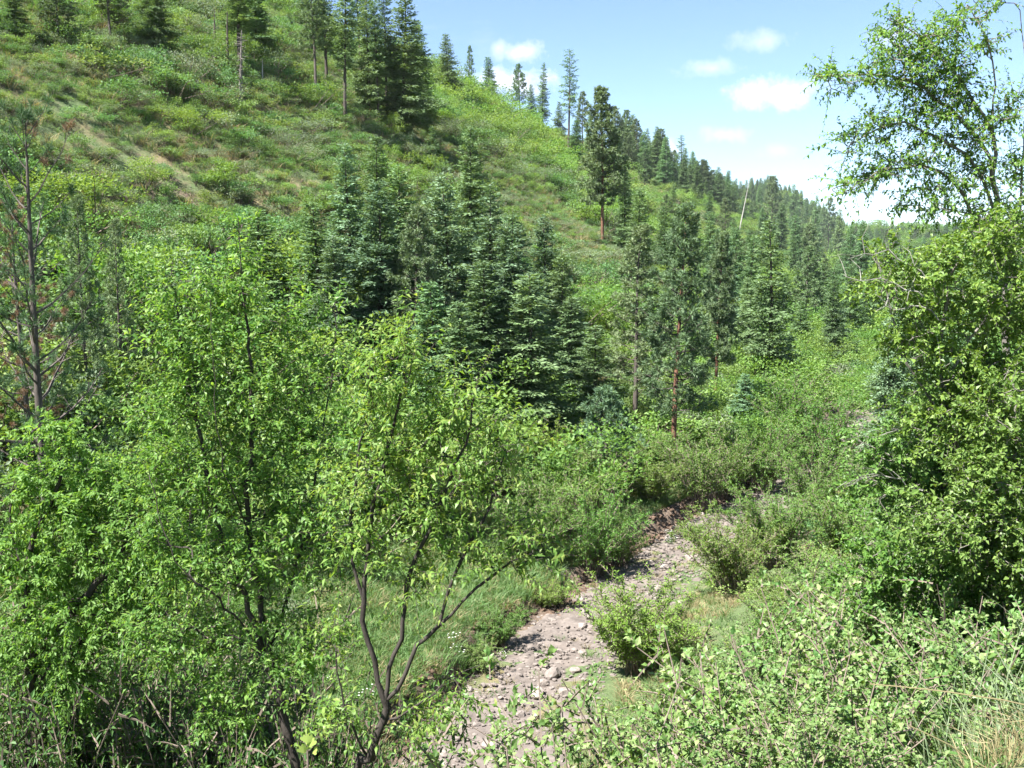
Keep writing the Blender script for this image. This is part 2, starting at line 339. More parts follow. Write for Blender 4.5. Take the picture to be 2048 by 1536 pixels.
# ------------------------------------------------------------------ ground sheet and creek bed
S_AX = np.concatenate([np.arange(-60, 0, 3), np.arange(0, 8, .5), np.arange(8, 66, .3), np.arange(66, 150, 1.2), np.arange(150, 520, 3.5), np.arange(520, 1500, 14)])
U_AX = np.concatenate([np.arange(-420, -60, 20), np.arange(-60, -30, 5), np.arange(-30, -12, 1), np.arange(-12, -2.6, .4), np.arange(-2.6, 3.2, .12), np.arange(3.2, 14, .4), np.arange(14, 60, 1.0), np.arange(60, 130, 1.6), np.arange(130, 620, 14)])
SS, UU = np.meshgrid(S_AX, U_AX, indexing='ij'); LL = UU+creek(SS)
XX, YY = to_xy(SS, LL); ZZ = H_sl(SS, LL)
ns_, nu_ = SS.shape
gi = np.arange(ns_*nu_).reshape(ns_, nu_)
mb = MB(); mb.add(np.stack([XX, YY, ZZ], -1).reshape(-1, 3), np.stack([gi[:-1, :-1], gi[1:, :-1], gi[1:, 1:], gi[:-1, 1:]], -1).reshape(-1, 4)[:, ::-1])
gm = mb.mesh('ground', M['ground'], True)
US = UU-.75*(1-sm(26, 36, SS)); soil = .9*sm(1.1, 1.6, US)*(1-sm(2.4, 2.8, US))*(SS < 90)
# bare earth slides on the far slope, found where the photograph shows them
DIRT = []
for (px, py, rad, amt) in [(330, 370, 3.5, .55), (375, 415, 2.5, .5), (150, 235, 2.5, .34), (250, 320, 2, .32), (1110, 400, 5, .55), (1160, 430, 3.5, .5), (985, 265, 4, .62)]:
    p = hit(px, py); DIRT.append((p[0], p[1], rad, amt))
    d = np.sqrt((XX-p[0])**2+(YY-p[1])**2)
    soil = np.maximum(soil, amt*(1-sm(.3*rad, 1.2*rad, d)))
meadow = sm(2.2, 3.0, UU)*(1-sm(9, 16, UU))*(SS < 120)
for nm, arr in (('soil', soil), ('meadow', meadow)):
    a = gm.attributes.new(nm, 'FLOAT', 'POINT'); a.data.foreach_set('value', arr.ravel().astype(np.float32))
tag(obj('ground', gm), kind='structure')
def soil_at(x, y):
    r = np.zeros_like(np.asarray(x, float))
    for (a, b, rad, amt) in DIRT: r = np.maximum(r, amt*(1-sm(.3*rad, 1.2*rad, np.hypot(x-a, y-b))))
    return r

cs = np.arange(8, 78, .14); cu = np.arange(-2.5, 3.2, .11)
S2, U2 = np.meshgrid(cs, cu, indexing='ij'); X2, Y2 = to_xy(S2, U2+creek(S2))
base = -11+.008*np.clip(S2-30, -40, 400)
OF = .4*(1-sm(26, 36, S2)); Z2 = base+.11-.22*np.abs((U2-OF)/(2.15+OF))**4+.10*fbm(S2/.9, U2/.9, 81)+.10*vn(S2/.28, U2/.28, 84)+.05*vn(S2/.15, U2/.15, 85)
g2 = np.arange(S2.size).reshape(S2.shape)
mb = MB(); mb.add(np.stack([X2, Y2, Z2], -1).reshape(-1, 3), np.stack([g2[:-1, :-1], g2[1:, :-1], g2[1:, 1:], g2[:-1, 1:]], -1).reshape(-1, 4)[:, ::-1])
creek_o = tag(obj('creek_bed', mb.mesh('creek_bed', M['gravel'], False)), 'dry stony creek bed winding through the valley floor', kind='structure')
def zbed(s, u): return float(-11+.008*np.clip(s-30, -40, 400)+.11-.22*abs((u-.4*(1-float(sm(26, 36, s))))/(2.15+.4*(1-float(sm(26, 36, s)))))**4)

# ------------------------------------------------------------------ stones of the creek
def ico(sub=1):
    import bmesh
    bm = bmesh.new(); bmesh.ops.create_icosphere(bm, subdivisions=sub, radius=1); bm.verts.ensure_lookup_table()
    V = np.array([v.co[:] for v in bm.verts]); T = np.array([[v.index for v in f.verts] for f in bm.faces]); bm.free(); return V, T
ICO1, ICO2 = ico(1), ico(2)
def rock_shape(rng, base=ICO2, rough=.3):
    V = base[0].copy()
    for _ in range(9):                                   # chip flat facets off the ball
        n = rdir(rng, 1)[0]; d = rng.uniform(.55, .9); k = V@n; V = V-np.maximum(k-d, 0)[:, None]*n
    V = V*(1+rough*.25*rng.normal(size=(len(V), 1))*.5)
    V *= np.array([rng.uniform(.8, 1.25), rng.uniform(.75, 1.05), rng.uniform(.45, .75)])
    return V
rng = np.random.default_rng(5)
rock_meshes = []
for k in range(9):
    mb = MB(); mb.add(rock_shape(rng), T=ICO2[1]); rock_meshes.append(mb.mesh('stone', M['stone']))
placed = []
def put_stone(s, u, r):
    x, y = to_xy(s, u+float(creek(s))); z = zbed(s, u)+r*.12
    o = obj('stone', rock_meshes[rng.integers(9)], creek_o, (x, y, z)); o.scale = (r, r, r); o.rotation_euler = (rng.uniform(-.3, .3), rng.uniform(-.3, .3), rng.uniform(0, 6.3))
n = 0
for (px, py, r) in [(1105, 1358, .36), (1130, 1392, .30), (1075, 1395, .30), (1090, 1340, .24), (1150, 1345, .24), (1165, 1310, .22), (1120, 1310, .22), (1010, 1470, .26), (1040, 1440, .24), (1330, 1140, .3), (1380, 1120, .28), (1290, 1165, .25), (1185, 1245, .3), (1165, 1260, .25), (980, 1500, .3), (1085, 1375, .25), (1300, 1135, .3)]:
    p = hit(px, py); s, l = to_sl(p[0], p[1]); put_stone(float(s), float(np.clip(l-creek(s), -1.8, 1.8)), r*.8); n += 1
while n < 285:
    s = 16+46*rng.random()**1.25; u = rng.uniform(-2.0, 1.95+.75*(s < 29))
    put_stone(s, u, .055+.13*rng.random()**2.2); n += 1
mb = MB(); BV, BT = ICO1
shapes = [rock_shape(rng, ICO1) for _ in range(6)]
for k in range(7500):
    s = 14+52*rng.random()**1.1; u = rng.uniform(-2.1, 2.05+.75*(s < 29)); r = .025+.075*rng.random()**2
    x, y = to_xy(s, u+float(creek(s))); a = rng.uniform(0, 6.3); ca, sa = math.cos(a), math.sin(a)
    V = shapes[rng.integers(6)]*r; V = np.stack([V[:, 0]*ca-V[:, 1]*sa, V[:, 0]*sa+V[:, 1]*ca, V[:, 2]], 1)+[x, y, zbed(s, u)+.03]
    mb.add(V, T=BT)
gv = obj('gravel', mb.mesh('gravel', M['stone']), creek_o); gv['kind'] = 'stuff'
# crumbling earth of the cut bank: clods fallen along its foot
mb = MB()
for k in range(2600):
    s = 14+54*rng.random(); u = 1.6+.7*rng.random()+.75*(s < 29); r = .03+.12*rng.random()**2.5
    x, y = to_xy(s, u+float(creek(s))); V = shapes[rng.integers(6)]*r*[1, 1, 1.3]+[x, y, float(H(x, y))+.02]
    mb.add(V, T=BT)
tag(obj('bank_earth', mb.mesh('bank_earth', M['clod'])), 'crumbled brown earth clods along the foot of the cut bank', 'soil', kind='stuff')

# ------------------------------------------------------------------ conifers
def trunk_pts(rng, h, bend=.02, k=9, lean=(0, 0)):
    t = np.linspace(0, 1, k); ph = rng.uniform(0, 6.3, 2)
    return np.stack([h*(bend*np.sin(t*4+ph[0])*t+lean[0]*t), h*(bend*np.sin(t*3.3+ph[1])*t+lean[1]*t), t*h], 1)
def fir(seed, h=18, rad=3.0, base=.06, dens=1.0, droop=.28, ragged=.35, ll=.27, lw=.115, mat='fir', bark='bark_fir', power=.85, lean=(0, 0), bare=False):
    rng = np.random.default_rng(seed)
    tp = trunk_pts(rng, h, .008, 9, lean); r0 = h*.0088+.03
    tb = MB(); add_tube(tb, tp-[0, 0, .0], r0*(1-np.linspace(0, 1, 9))**.8+.012, 7); add_tube(tb, np.array([[0, 0, -1.2], [0, 0, .05]]), r0*1.08, 7)
    fb = MB(); bb = tb
    nb = int(h*13.5*dens*(1-base)); Ps, Ds, Ns, Ls = [], [], [], []
    lump = rng.uniform(.68, 1.18, 14); az0 = rng.uniform(0, 6.3)
    for b in range(nb):
        t = base+(1-base)*((b+rng.random())/nb)**1.05*.985
        if t > .992: continue
        az = az0+b*2.39996+rng.normal()*.5; c = np.array([np.interp(t, np.linspace(0, 1, 9), tp[:, 0]), np.interp(t, np.linspace(0, 1, 9), tp[:, 1]), t*h])
        prof = (1-t)**power*(1-.45*math.exp(-((t-base)/.07)**2))
        L = (1.15*rad*prof*lump[int(t*13.9)]+.28)*rng.uniform(1-ragged, 1.12)
        o = np.array([math.cos(az), math.sin(az), 0]); sd = np.array([-o[1], o[0], 0])
        e = -.05+.8*t**1.4+rng.normal()*.2
        dr = rng.uniform(.3, 1.8); q = np.linspace(.12, 1, max(3, int(L/.15))); m = len(q)
        pts = c+o*(q*L)[:, None]+np.array([0, 0, 1])*(L*(e*q-droop*dr*q**2+.16*q**3))[:, None]
        if bare or L > 1.2: add_tube(bb, np.stack([c, pts[m//2], pts[-1]]), [.012+.012*L, .008+.006*L, .004], 3)
        tang = nrm(np.gradient(pts, axis=0))
        lat = (.46*L*(1-q)**.8+.16)
        for sgn in (-1, 1):
            kk = np.maximum(1, np.round(lat/.17)).astype(int)
            idx = np.repeat(np.arange(m), kk); fr = np.concatenate([np.arange(k_)/k_ for k_ in kk])
            dd = nrm(tang[idx]*.75+sgn*sd*.8+rng.normal(size=(len(idx), 3))*.34)
            p = pts[idx]+dd*(fr*lat[idx])[:, None]; p[:, 2] -= .10*(fr*lat[idx])**1.5+rng.normal(size=len(idx))*.07
            Ps.append(p); Ds.append(dd+[0, 0, -.12]); Ns.append(np.array([0, 0, .8])+o*.35+rng.normal(size=(len(idx), 3))*.6); Ls.append(ll*rng.uniform(.7, 1.35, len(idx)))
        Ps.append(pts); Ds.append(tang+rng.normal(size=(m, 3))*.25); Ns.append(np.array([0, 0, 1.])+rng.normal(size=(m, 3))*.5); Ls.append(ll*rng.uniform(.7, 1.2, m))
    k = 14                                                 # leader
    P = np.stack([np.full(k, tp[-1, 0]), np.full(k, tp[-1, 1]), h*(1-.05*rng.random(k))], 1); Ps.append(P); Ds.append(rdir(rng, k)*.5+[0, 0, .8]); Ns.append(rdir(rng, k)); Ls.append(np.full(k, ll*.9))
    P = np.concatenate(Ps); L = np.concatenate(Ls)
    add_leaves(fb, P, np.concatenate(Ds), np.concatenate(Ns), L, L*lw/ll, .12, 0, False)
    return [('trunk', tb.mesh('trunk', M[bark], True)), ('crown', fb.mesh('crown', M[mat]))]
def pine(seed, h=16, rad=2.4, base=.35, nb=75, tufts=5, needles=26, nl=.36, nw=.07, mat='pine', bark='bark_pine_up', up=.35, lean=(0, 0), power=.75, dead=0.0, r0=None, sparse=0.0, spread=.9):
    rng = np.random.default_rng(seed)
    tp = trunk_pts(rng, h, .012, 11, lean); r0 = r0 or h*.0075+.035
    tb = MB(); add_tube(tb, tp, r0*(1-np.linspace(0, 1, 11))**.75+.015, 8); add_tube(tb, np.array([[0, 0, -1.5], [0, 0, .05]]), r0*1.1, 8)
    bb = MB(); fb = MB(); TP, TD, TDead = [], [], []
    for b in range(nb):
        t = base+(1-base)*((b+rng.random())/nb)**.95*.99
        if rng.random() < sparse: continue
        az = b*2.39996+rng.normal()*.5; c = np.array([np.interp(t, np.linspace(0, 1, 11), tp[:, 0]), np.interp(t, np.linspace(0, 1, 11), tp[:, 1]), t*h])
        tt = (t-base)/(1-base)
        L = rad*((1-tt)**power*(.55+.45*min(1, tt*4))+.10)*rng.uniform(.55, 1.1)
        o = np.array([math.cos(az), math.sin(az), 0]); e = -.15+up*tt*2+rng.normal()*.12; cv = .35+.2*rng.random()
        q = np.linspace(0, 1, 5); pts = c+o*(q*L)[:, None]+np.array([0, 0, 1])*(L*(e*q+cv*q**2))[:, None]+rng.normal(size=(5, 3))*.03*L*q[:, None]
        add_tube(bb, pts, (.014+.016*L)*(1-.75*q), 4)
        nt = max(3, int(tufts*1.7*(L/rad)**.8+.5)); isd = rng.random() < dead
        for k in range(nt):
            qq = 1-.72*(k/nt)*rng.uniform(.8, 1.1); p0 = np.array([np.interp(qq, q, pts[:, j]) for j in range(3)])
            dd = nrm(o*.7+np.array([0, 0, .55])+rdir(rng, 1)[0]*spread); ln = L*.22*rng.uniform(.5, 1.2)+.08
            if k == 0: dd = nrm(pts[-1]-pts[-2]+.2*rdir(rng, 1)[0]*L*.2); ln = .1
            p1 = p0+dd*ln; add_tube(bb, np.stack([p0, p1]), [.010+.004*L, .006], 3)
            TP.append(p1); TD.append(nrm(dd+np.array([0, 0, .35]))); TDead.append(isd)
    for k in range(7): TP.append(tp[-1]+rdir(rng, 1)[0]*.15*[1, 1, 2]); TD.append(np.array([0, 0, 1.])); TDead.append(False)
    TP = np.array(TP); TD = np.array(TD); TDead = np.array(TDead); nt = len(TP)
    P = np.repeat(TP, needles, 0)-np.repeat(TD, needles, 0)*rng.uniform(-.02, .16, (nt*needles, 1)); D = nrm(np.repeat(TD, needles, 0)*.75+rdir(rng, nt*needles)); dm = np.repeat(TDead, needles)
    for sel, mi in ((~dm, 0), (dm, 1)):
        k = int(sel.sum())
        if k: add_leaves(fb, P[sel], D[sel], rdir(rng, k), nl*rng.uniform(.7, 1.2, k), nw, .05, 0, False, mi=mi, wide=.5)
    return [('trunk', tb.mesh('trunk', M[bark], True)), ('branches', bb.mesh('branches', M['bark_pine_up'])), ('crown', fb.mesh('crown', [M[mat], M['pine_dead']]))]
def snag(seed, h=14, r0=.2, stubs=26, sl=.7, lean=(0, 0), mat='snag'):
    rng = np.random.default_rng(seed); tp = trunk_pts(rng, h, .006, 9, lean); tb = MB(); bb = MB()
    add_tube(tb, tp, r0*(1-.85*np.linspace(0, 1, 9)), 7); add_tube(tb, np.array([[0, 0, -1.2], [0, 0, .05]]), r0*1.05, 7)
    bb = tb
    for k in range(stubs):
        t = rng.uniform(.15, .97); c = np.array([np.interp(t, np.linspace(0, 1, 9), tp[:, j]) for j in range(3)]); o = rdir(rng, 1)[0]*[1, 1, .4]; L = sl*rng.uniform(.3, 1.2)
        add_tube(bb, np.stack([c, c+o*L*.6+[0, 0, -.05*L], c+o*L+rng.normal(size=3)*.1*L]), [.03*r0/.2, .018*r0/.2, .005], 4)
    return [('trunk', tb.mesh('trunk', M[mat], True))]
F = {   # every kind at its own natural size, metres
 'firA': (fir(1, 18, 2.9), 18), 'firB': (fir(2, 18, 3.3, ragged=.45), 18), 'firC': (fir(3, 17, 2.4, .05, ragged=.3), 17), 'firD': (fir(4, 19, 2.6, .14, ragged=.5, dens=.85), 19),
 'blueA': (fir(5, 18, 3.3, .05, dens=1.1, mat='fir_blue', ll=.28, lw=.12), 18), 'blueB': (fir(6, 17, 3.1, .05, dens=1.05, mat='fir_blue', ragged=.45, ll=.28, lw=.12), 17), 'blueC': (fir(7, 18, 2.7, .06, mat='fir_blue', ragged=.3, ll=.28, lw=.12), 18),
 'firTall': (fir(8, 20, 2.6, .36, dens=.9, ragged=.5, power=.6), 20), 'firTall2': (fir(9, 20, 2.3, .45, dens=.8, ragged=.55, power=.5), 20), 'firFlag': (fir(10, 18, 2.0, .38, dens=.5, ragged=.6, power=.45, bare=True), 18),
 'firLow': (fir(11, 9, 2.3, .03, ragged=.35), 9),
 'pineA': (pine(21, 16, 2.6, .30, 80, 6), 16), 'pineB': (pine(22, 17, 2.4, .42, 70, 6), 17), 'pineC': (pine(23, 15, 2.9, .25, 85, 7), 15), 'pineThin': (pine(24, 15, 1.9, .20, 95, 5, 24, nl=.32, nw=.05), 15),
 'pineRed': (pine(25, 17, 2.5, .24, 115, 9, 24, bark='bark_pine'), 17), 'pineRed2': (pine(26, 16, 2.5, .24, 115, 8, 24, nl=.32, nw=.05, bark='bark_pine', sparse=.05), 16),
 'pineSap': (pine(27, 6, 1.9, .06, 70, 6, 22, nl=.26, nw=.05, mat='fir_blue', up=.4), 6),
}
def tree(kind, name, px, by, ty, label, D=None, group=None, wide=1.0, cat='tree', tilt=(0, 0)):
    parts, h0 = F[kind]
    if D is None:
        p = hit(px, by); lim = 330 if px < 1060 else 430 if px < 1280 else 760
        while p[1] > lim and by < 700: by += 3; p = hit(px, by)
        x, y, z = p; tp = at(px, ty, y); D = y
    else:
        tp = at(px, ty, D); x, y = tp[0], D
    z = float(H(x, y)); hgt = tp[2]-z; k = hgt/h0
    rz = (px*7.31+by*1.7) % 6.283
    ws = k*wide if k > .75 else (k*.5+.375)*wide*min(1, k/.5+.3)
    inst(name, parts, (x, y, z-.05), rz, (ws, ws, k), label, cat, group, (((px*13) % 7-3)*.008, ((px*29) % 11-5)*.006))
    return x, y, hgt
HC = 'conifers standing singly on the hillside'; SKG = 'conifers along the ridge line'; CLG = 'firs of the central cluster'
FIRS = [
 ('pineA', 'pine_tree', 116, 90, -45, 'dark pine cut by the top edge, leftmost of those on the upper left slope', HC, 1.30),
 ('pineB', 'pine_tree', 222, 92, -70, 'pine with a bare brown stem showing, second from the top left corner', HC, 1.30),
 ('firB', 'fir_tree', 308, 105, -60, 'dense dark fir cut by the top edge with boughs to the ground', HC, 1.28),
 ('firTall2', 'fir_tree', 482, 150, -40, 'blue green fir with a high crown above a pale dead stem, top left', HC, 1.80),
 ('pineB', 'pine_tree', 632, 205, -50, 'tall pine with twin bare stems, left of the ridge top gap', HC, 1.23),
 ('firTall', 'fir_tree', 690, 250, -70, 'tall narrow fir left of the pair with bare stems under the ridge', HC, 1.08),
 ('firTall2', 'fir_tree', 722, 165, -50, 'dark conifer half hidden behind the narrow fir near the top edge', HC, 1.30),
 ('firTall2', 'fir_tree', 757, 248, 5, 'conifer on a thin bent bare stem just left of the big dark fir', HC, 0.91),
 ('firTall', 'fir_tree', 776, 250, -20, 'conifer with a straight bare lower stem touching the big dark fir', HC, 1.10),
 ('firB', 'fir_tree', 808, 278, -18, 'big shaggy dark fir against the sky at the high end of the ridge', HC, 1.50),
 ('firA', 'fir_tree', 897, 225, 66, 'dense dark conifer on the ridge, first right of the big shaggy fir', SKG, 1.40),
 ('firLow', 'fir_tree', 866, 168, 137, 'tiny fir between the big shaggy fir and the next ridge conifer', SKG, .8),
 ('pineThin', 'pine_tree', 938, 205, 93, 'thin see-through pine on the ridge line left of the conical fir', SKG, 1.0),
 ('firC', 'fir_tree', 977, 216, 113, 'neat conical dark fir on the ridge in front of the white cloud', SKG, 1.5),
 ('firLow', 'fir_tree', 1010, 228, 203, 'tiny fir on the ridge right of the conical fir', SKG, .7),
 ('pineA', 'pine_tree', 1040, 240, 130, 'round topped pine on the ridge right of the conical fir', SKG, 1.1),
 ('firD', 'fir_tree', 1084, 255, 125, 'dark fir with drooping right side on the ridge, left of the flag topped fir', SKG, 1.1),
 ('firA', 'fir_tree', 1064, 250, 168, 'shorter fir in front of the drooping ridge fir', SKG, 1.2),
 ('firLow', 'fir_tree', 1118, 268, 204, 'short fir at the foot of the flag topped fir', SKG, 1.0),
 ('firFlag', 'fir_tree', 1137, 300, 99, 'slender fir with ragged flag top and long bare stem on the ridge', SKG, 1.15),
 ('pineA', 'pine_tree', 1165, 300, 185, 'pine between the flag topped fir and the big orange trunked pine', SKG, 1.1),
 ('firA', 'fir_tree', 1183, 318, 232, 'dark fir low behind the left side of the big hillside pine', SKG, 1.3),
 ('pineRed', 'pine_tree', 1205, 487, 178, 'big pine with orange lower trunk standing out on the hillside below the ridge', HC, 1.15),
 ('firA', 'fir_tree', 1240, 325, 234, 'dark fir on the ridge touching the right side of the big hillside pine', SKG, 1.2),
 ('firB', 'fir_tree', 1264, 345, 264, 'broad fir second right of the big hillside pine on the ridge', SKG, 1.1),
 ('firC', 'fir_tree', 1297, 352, 281, 'small pointed fir on the ridge below the low cloud', SKG, 1.3),
 ('firA', 'fir_tree', 1327, 372, 288, 'pointed fir on the ridge just left of the spindly topped fir', SKG, 1.3),
 ('firFlag', 'fir_tree', 1362, 392, 270, 'fir with a spindly club shaped leader on the ridge', SKG, 1.2),
 ('firB', 'fir_tree', 1364, 394, 312, 'full dark fir at the foot of the spindly leader on the ridge', SKG, 1.2),
 ('pineA', 'pine_tree', 1405, 408, 320, 'pine on the lower ridge right of the spindly topped fir', SKG, 1.3),
 ('firC', 'fir_tree', 1432, 412, 346, 'pointed fir on the lower ridge, left one of a close pair', SKG, 1.3),
 ('firC', 'fir_tree', 1452, 418, 340, 'pointed fir on the lower ridge, right one of a close pair', SKG, 1.3),
 ('firA', 'fir_tree', 1490, 436, 360, 'fir behind the white leaning snag on the lower ridge', SKG, 1.2),
 ('firC', 'fir_tree', 1515, 446, 374, 'small fir right of the white leaning snag', SKG, 1.2),
 ('pineC', 'pine_tree', 1541, 478, 354, 'broad pine on the lower ridge right of the white leaning snag', SKG, 1.2),
 ('firB', 'fir_tree', 1586, 458, 368, 'fir on the lower ridge between the broad pine and the narrow dark fir', SKG, 1.2),
 ('firD', 'fir_tree', 1627, 545, 390, 'narrow dark fir below the lower ridge near the valley end', HC, .9),
 ('pineA', 'pine_tree', 1656, 480, 398, 'pine at the low end of the ridge right of the narrow dark fir', SKG, 1.2),
 ('firA', 'fir_tree', 1672, 555, 418, 'dark fir below the low end of the ridge beside the leafy thorn boughs', HC, 1.0),
 ('firTall', 'fir_tree', 655, 190, -60, 'dark fir tight against the twin stemmed pine at the top edge', HC, 1.20),
 ('firA', 'fir_tree', 738, 232, -35, 'dark fir filling the gap between the narrow fir and the thin bent stem', HC, 1.10),
 ('firB', 'fir_tree', 838, 262, 40, 'shorter dark fir tucked under the right side of the big shaggy fir', HC, 1.30),
 ('firB', 'fir_tree', 515, 120, -40, 'broad blue green fir right of the pale dead trunk at the top', HC, 1.20),
 ('firA', 'fir_tree', 30, 70, -40, 'dark conifer in the top left corner', HC, 1.20),
 ('firB', 'fir_tree', 1150, 330, 238, 'low dark fir below the slender flag topped fir', HC, 1.40),
 ('firA', 'fir_tree', 1225, 360, 258, 'dark fir on the slope right behind the orange trunked pine', HC, 1.40),
 ('pineA', 'pine_tree', 1290, 395, 300, 'pine on the slope below the small pointed ridge fir', HC, 1.30),
 ('firC', 'fir_tree', 1250, 430, 340, 'dark fir halfway down the slope right of the orange trunked pine', HC, 1.30),
 ('pineB', 'pine_tree', 1330, 470, 390, 'small pine on the slope under the spindly topped ridge fir', HC, 1.30),
 ('firD', 'fir_tree', 1585, 600, 470, 'dark fir in the brush above the tall narrow lone fir', HC, 1.20),
 ('firA', 'fir_tree', 1700, 600, 450, 'dark fir on the lower slope left of the thorn bough tips', HC, 1.30),
 ('firB', 'fir_tree', 1645, 660, 525, 'broad fir in the valley right of the tall narrow lone fir', HC, 1.30),
 ('pineA', 'pine_tree', 1480, 620, 480, 'pine on the slope between the sparse red pine and the narrow fir', HC, 1.20),
 ('firA', 'fir_tree', 1600, 745, 600, 'fir in the valley brush just right of the lone narrow fir foot', HC, 1.30),
 ('blueC', 'fir_tree', 1675, 745, 590, 'fir of the valley bottom left of the pale blue fir', HC, 1.30),
 ('pineC', 'pine_tree', 1380, 560, 450, 'round pine on the slope above the tall creek bend pine', HC, 1.20),
 ('firC', 'fir_tree', 1560, 520, 405, 'slim fir on the slope below the broad ridge pine', HC, 1.30),
 ('firB', 'fir_tree', 1745, 700, 520, 'dark fir close behind the thorn bough tips', HC, 1.30),
 # the cluster on the valley side
 ('firB', 'fir_tree', 805, 690, 330, 'fir in the dark gap between the two left halves of the cluster', CLG, 1.30),
 ('blueC', 'fir_tree', 862, 640, 372, 'fir peeping between the middle firs of the cluster', CLG, 1.30),
 ('blueA', 'fir_tree', 1025, 790, 425, 'blue green fir leaning out at the right of the cluster', CLG, 1.20),
 ('firA', 'fir_tree', 925, 915, 600, 'lowest dark fir at the left foot of the cluster', CLG, 1.30),
 ('firB', 'fir_tree', 1125, 800, 505, 'fir on the right flank of the cluster above the short one', CLG, 1.20),
 ('firC', 'fir_tree', 870, 860, 560, 'narrow fir low in the cluster behind the plum tree tip', CLG, 1.40),
 ('blueC', 'fir_tree', 680, 770, 470, 'fir low on the left of the cluster behind the foreground leaves', CLG, 1.30),
 ('blueC', 'fir_tree', 705, 640, 285, 'fir at the back left of the central cluster', CLG, 1.13),
 ('firA', 'fir_tree', 748, 600, 268, 'tallest fir at the back of the left half of the central cluster', CLG, 1.07),
 ('blueA', 'fir_tree', 760, 735, 358, 'broad blue green fir in front on the left of the central cluster', CLG, 1.19),
 ('firLow', 'fir_tree', 866, 345, 252, 'small pointed fir just above the central cluster', HC, 1.0),
 ('firB', 'fir_tree', 940, 560, 252, 'fir at the back of the right half of the central cluster', CLG, 1.13),
 ('blueB', 'fir_tree', 905, 760, 345, 'blue green fir in the middle front of the central cluster', CLG, 1.19),
 ('blueC', 'fir_tree', 985, 740, 362, 'blue green fir right of the middle of the central cluster', CLG, 1.25),
 ('pineC', 'pine_tree', 832, 790, 420, 'yellowish pine wedged between the blue green firs of the cluster', CLG, .9),
 ('blueB', 'fir_tree', 1088, 690, 428, 'separate fir on the right edge of the central cluster', CLG, 1.19),
 ('firB', 'fir_tree', 1062, 905, 545, 'dark fir with deep shade beneath, lowest on the right of the cluster', CLG, 1.56),
 ('firA', 'fir_tree', 965, 880, 520, 'dark fir low in the cluster, left of the one with deep shade', CLG, 1.44),
 ('firC', 'fir_tree', 1140, 850, 590, 'short fir at the right foot of the cluster', CLG, 1.3),
 ('firC', 'fir_tree', 1188, 900, 648, 'small bright fir standing right of the cluster behind the pale sapling', CLG, 1.4),
 ('firD', 'fir_tree', 520, 628, 415, 'dark fir with a deep shadow on its right, above the left foreground tree', HC, 1.82),
 ('firC', 'fir_tree', 640, 700, 400, 'slim fir on the left fringe of the central cluster', CLG, 1.35),
 ('pineSap', 'pine_sapling', 1212, 985, 782, 'pale blue green pine sapling near the creek bank, right of the dark cluster', None, 1.15),
 ('pineThin', 'pine_tree', 1268, 860, 455, 'thin see-through pine between the cluster and the red trunked pine', HC, 1.3),
 ('pineRed2', 'pine_tree', 1345, 955, 415, 'tall open pine with a reddish lower trunk above the creek bend', HC, 1.1),
 ('pineRed', 'pine_tree', 1430, 815, 470, 'sparse pine with a red bare lower trunk, right of the creek bend pine', HC, .9),
 ('firD', 'fir_tree', 1540, 800, 435, 'tall narrow dark fir standing alone right of the red trunked pines', HC, 1.42),
 ('blueC', 'fir_tree', 1484, 880, 745, 'small blue green fir in the brush left of the tall narrow dark fir', HC, 1.3),
 ('firA', 'fir_tree', 1610, 650, 520, 'fir in the valley brush right of the tall narrow dark fir', HC, 1.1),
 ('blueA', 'fir_tree', 1775, 960, 610, 'pale blue fir half hidden behind the thorn trees on the right', HC, .9),
 ('pineRed', 'pine_tree', 1805, 900, 520, 'pine whose orange trunk shows between the thorn trees on the right', HC, 1.0),
 ('firB', 'fir_tree', 1900, 930, 520, 'dark fir mostly hidden behind the right hand thorn thicket', HC, 1.1),
 ('firA', 'fir_tree', 1720, 640, 440, 'dark fir seen past the tips of the thorn boughs', HC, 1.1),
]
for (k, nm, px, by, ty, lab, grp, wd) in FIRS: tree(k, nm, px, by, ty, lab, group=grp, wide=wd)
# dead standing stems
def put_snag(seed, px, by, ty, label, r=.2, stubs=26, sl=.7, mat='snag', toppx=None):
    p = hit(px, by); tp = at(toppx or px, ty, p[1]); h = tp[2]-p[2]; ln = ((tp[0]-p[0])/h, 0)
    inst('dead_tree', snag(seed, h, r, stubs, sl, ln, mat), (p[0], p[1], float(H(p[0], p[1]))), 0, 1.0, label, 'dead tree', 'dead standing trees')
put_snag(51, 1478, 466, 342, 'white bleached snag leaning right on the lower ridge', .28, 8, .9, toppx=1502)
put_snag(52, 482, 216, 60, 'pale grey dead trunk bristling with twigs on the upper left slope', .17, 120, .6, 'bark_gray')
put_snag(53, 429, 112, 20, 'thin dead stem, left of a pair on the upper left slope', .15, 14, .6, 'bark_fir')
put_snag(54, 455, 146, 22, 'thin dark dead stem, right of a pair on the upper left slope', .15, 12, .5, 'bark_fir')
put_snag(55, 1333, 382, 278, 'thin grey dead pole standing on the ridge beside the pointed fir', .14, 5, .5)
put_snag(56, 590, 34, -40, 'thin bare stem on the skyline at the top edge', .16, 16, .7, 'bark_fir')
put_snag(57, 1444, 420, 350, 'thin dead pole among the conifers of the lower ridge', .12, 5, .4)
put_snag(58, 525, 175, 120, 'short dead stem right of the pale twiggy trunk', .10, 10, .4)

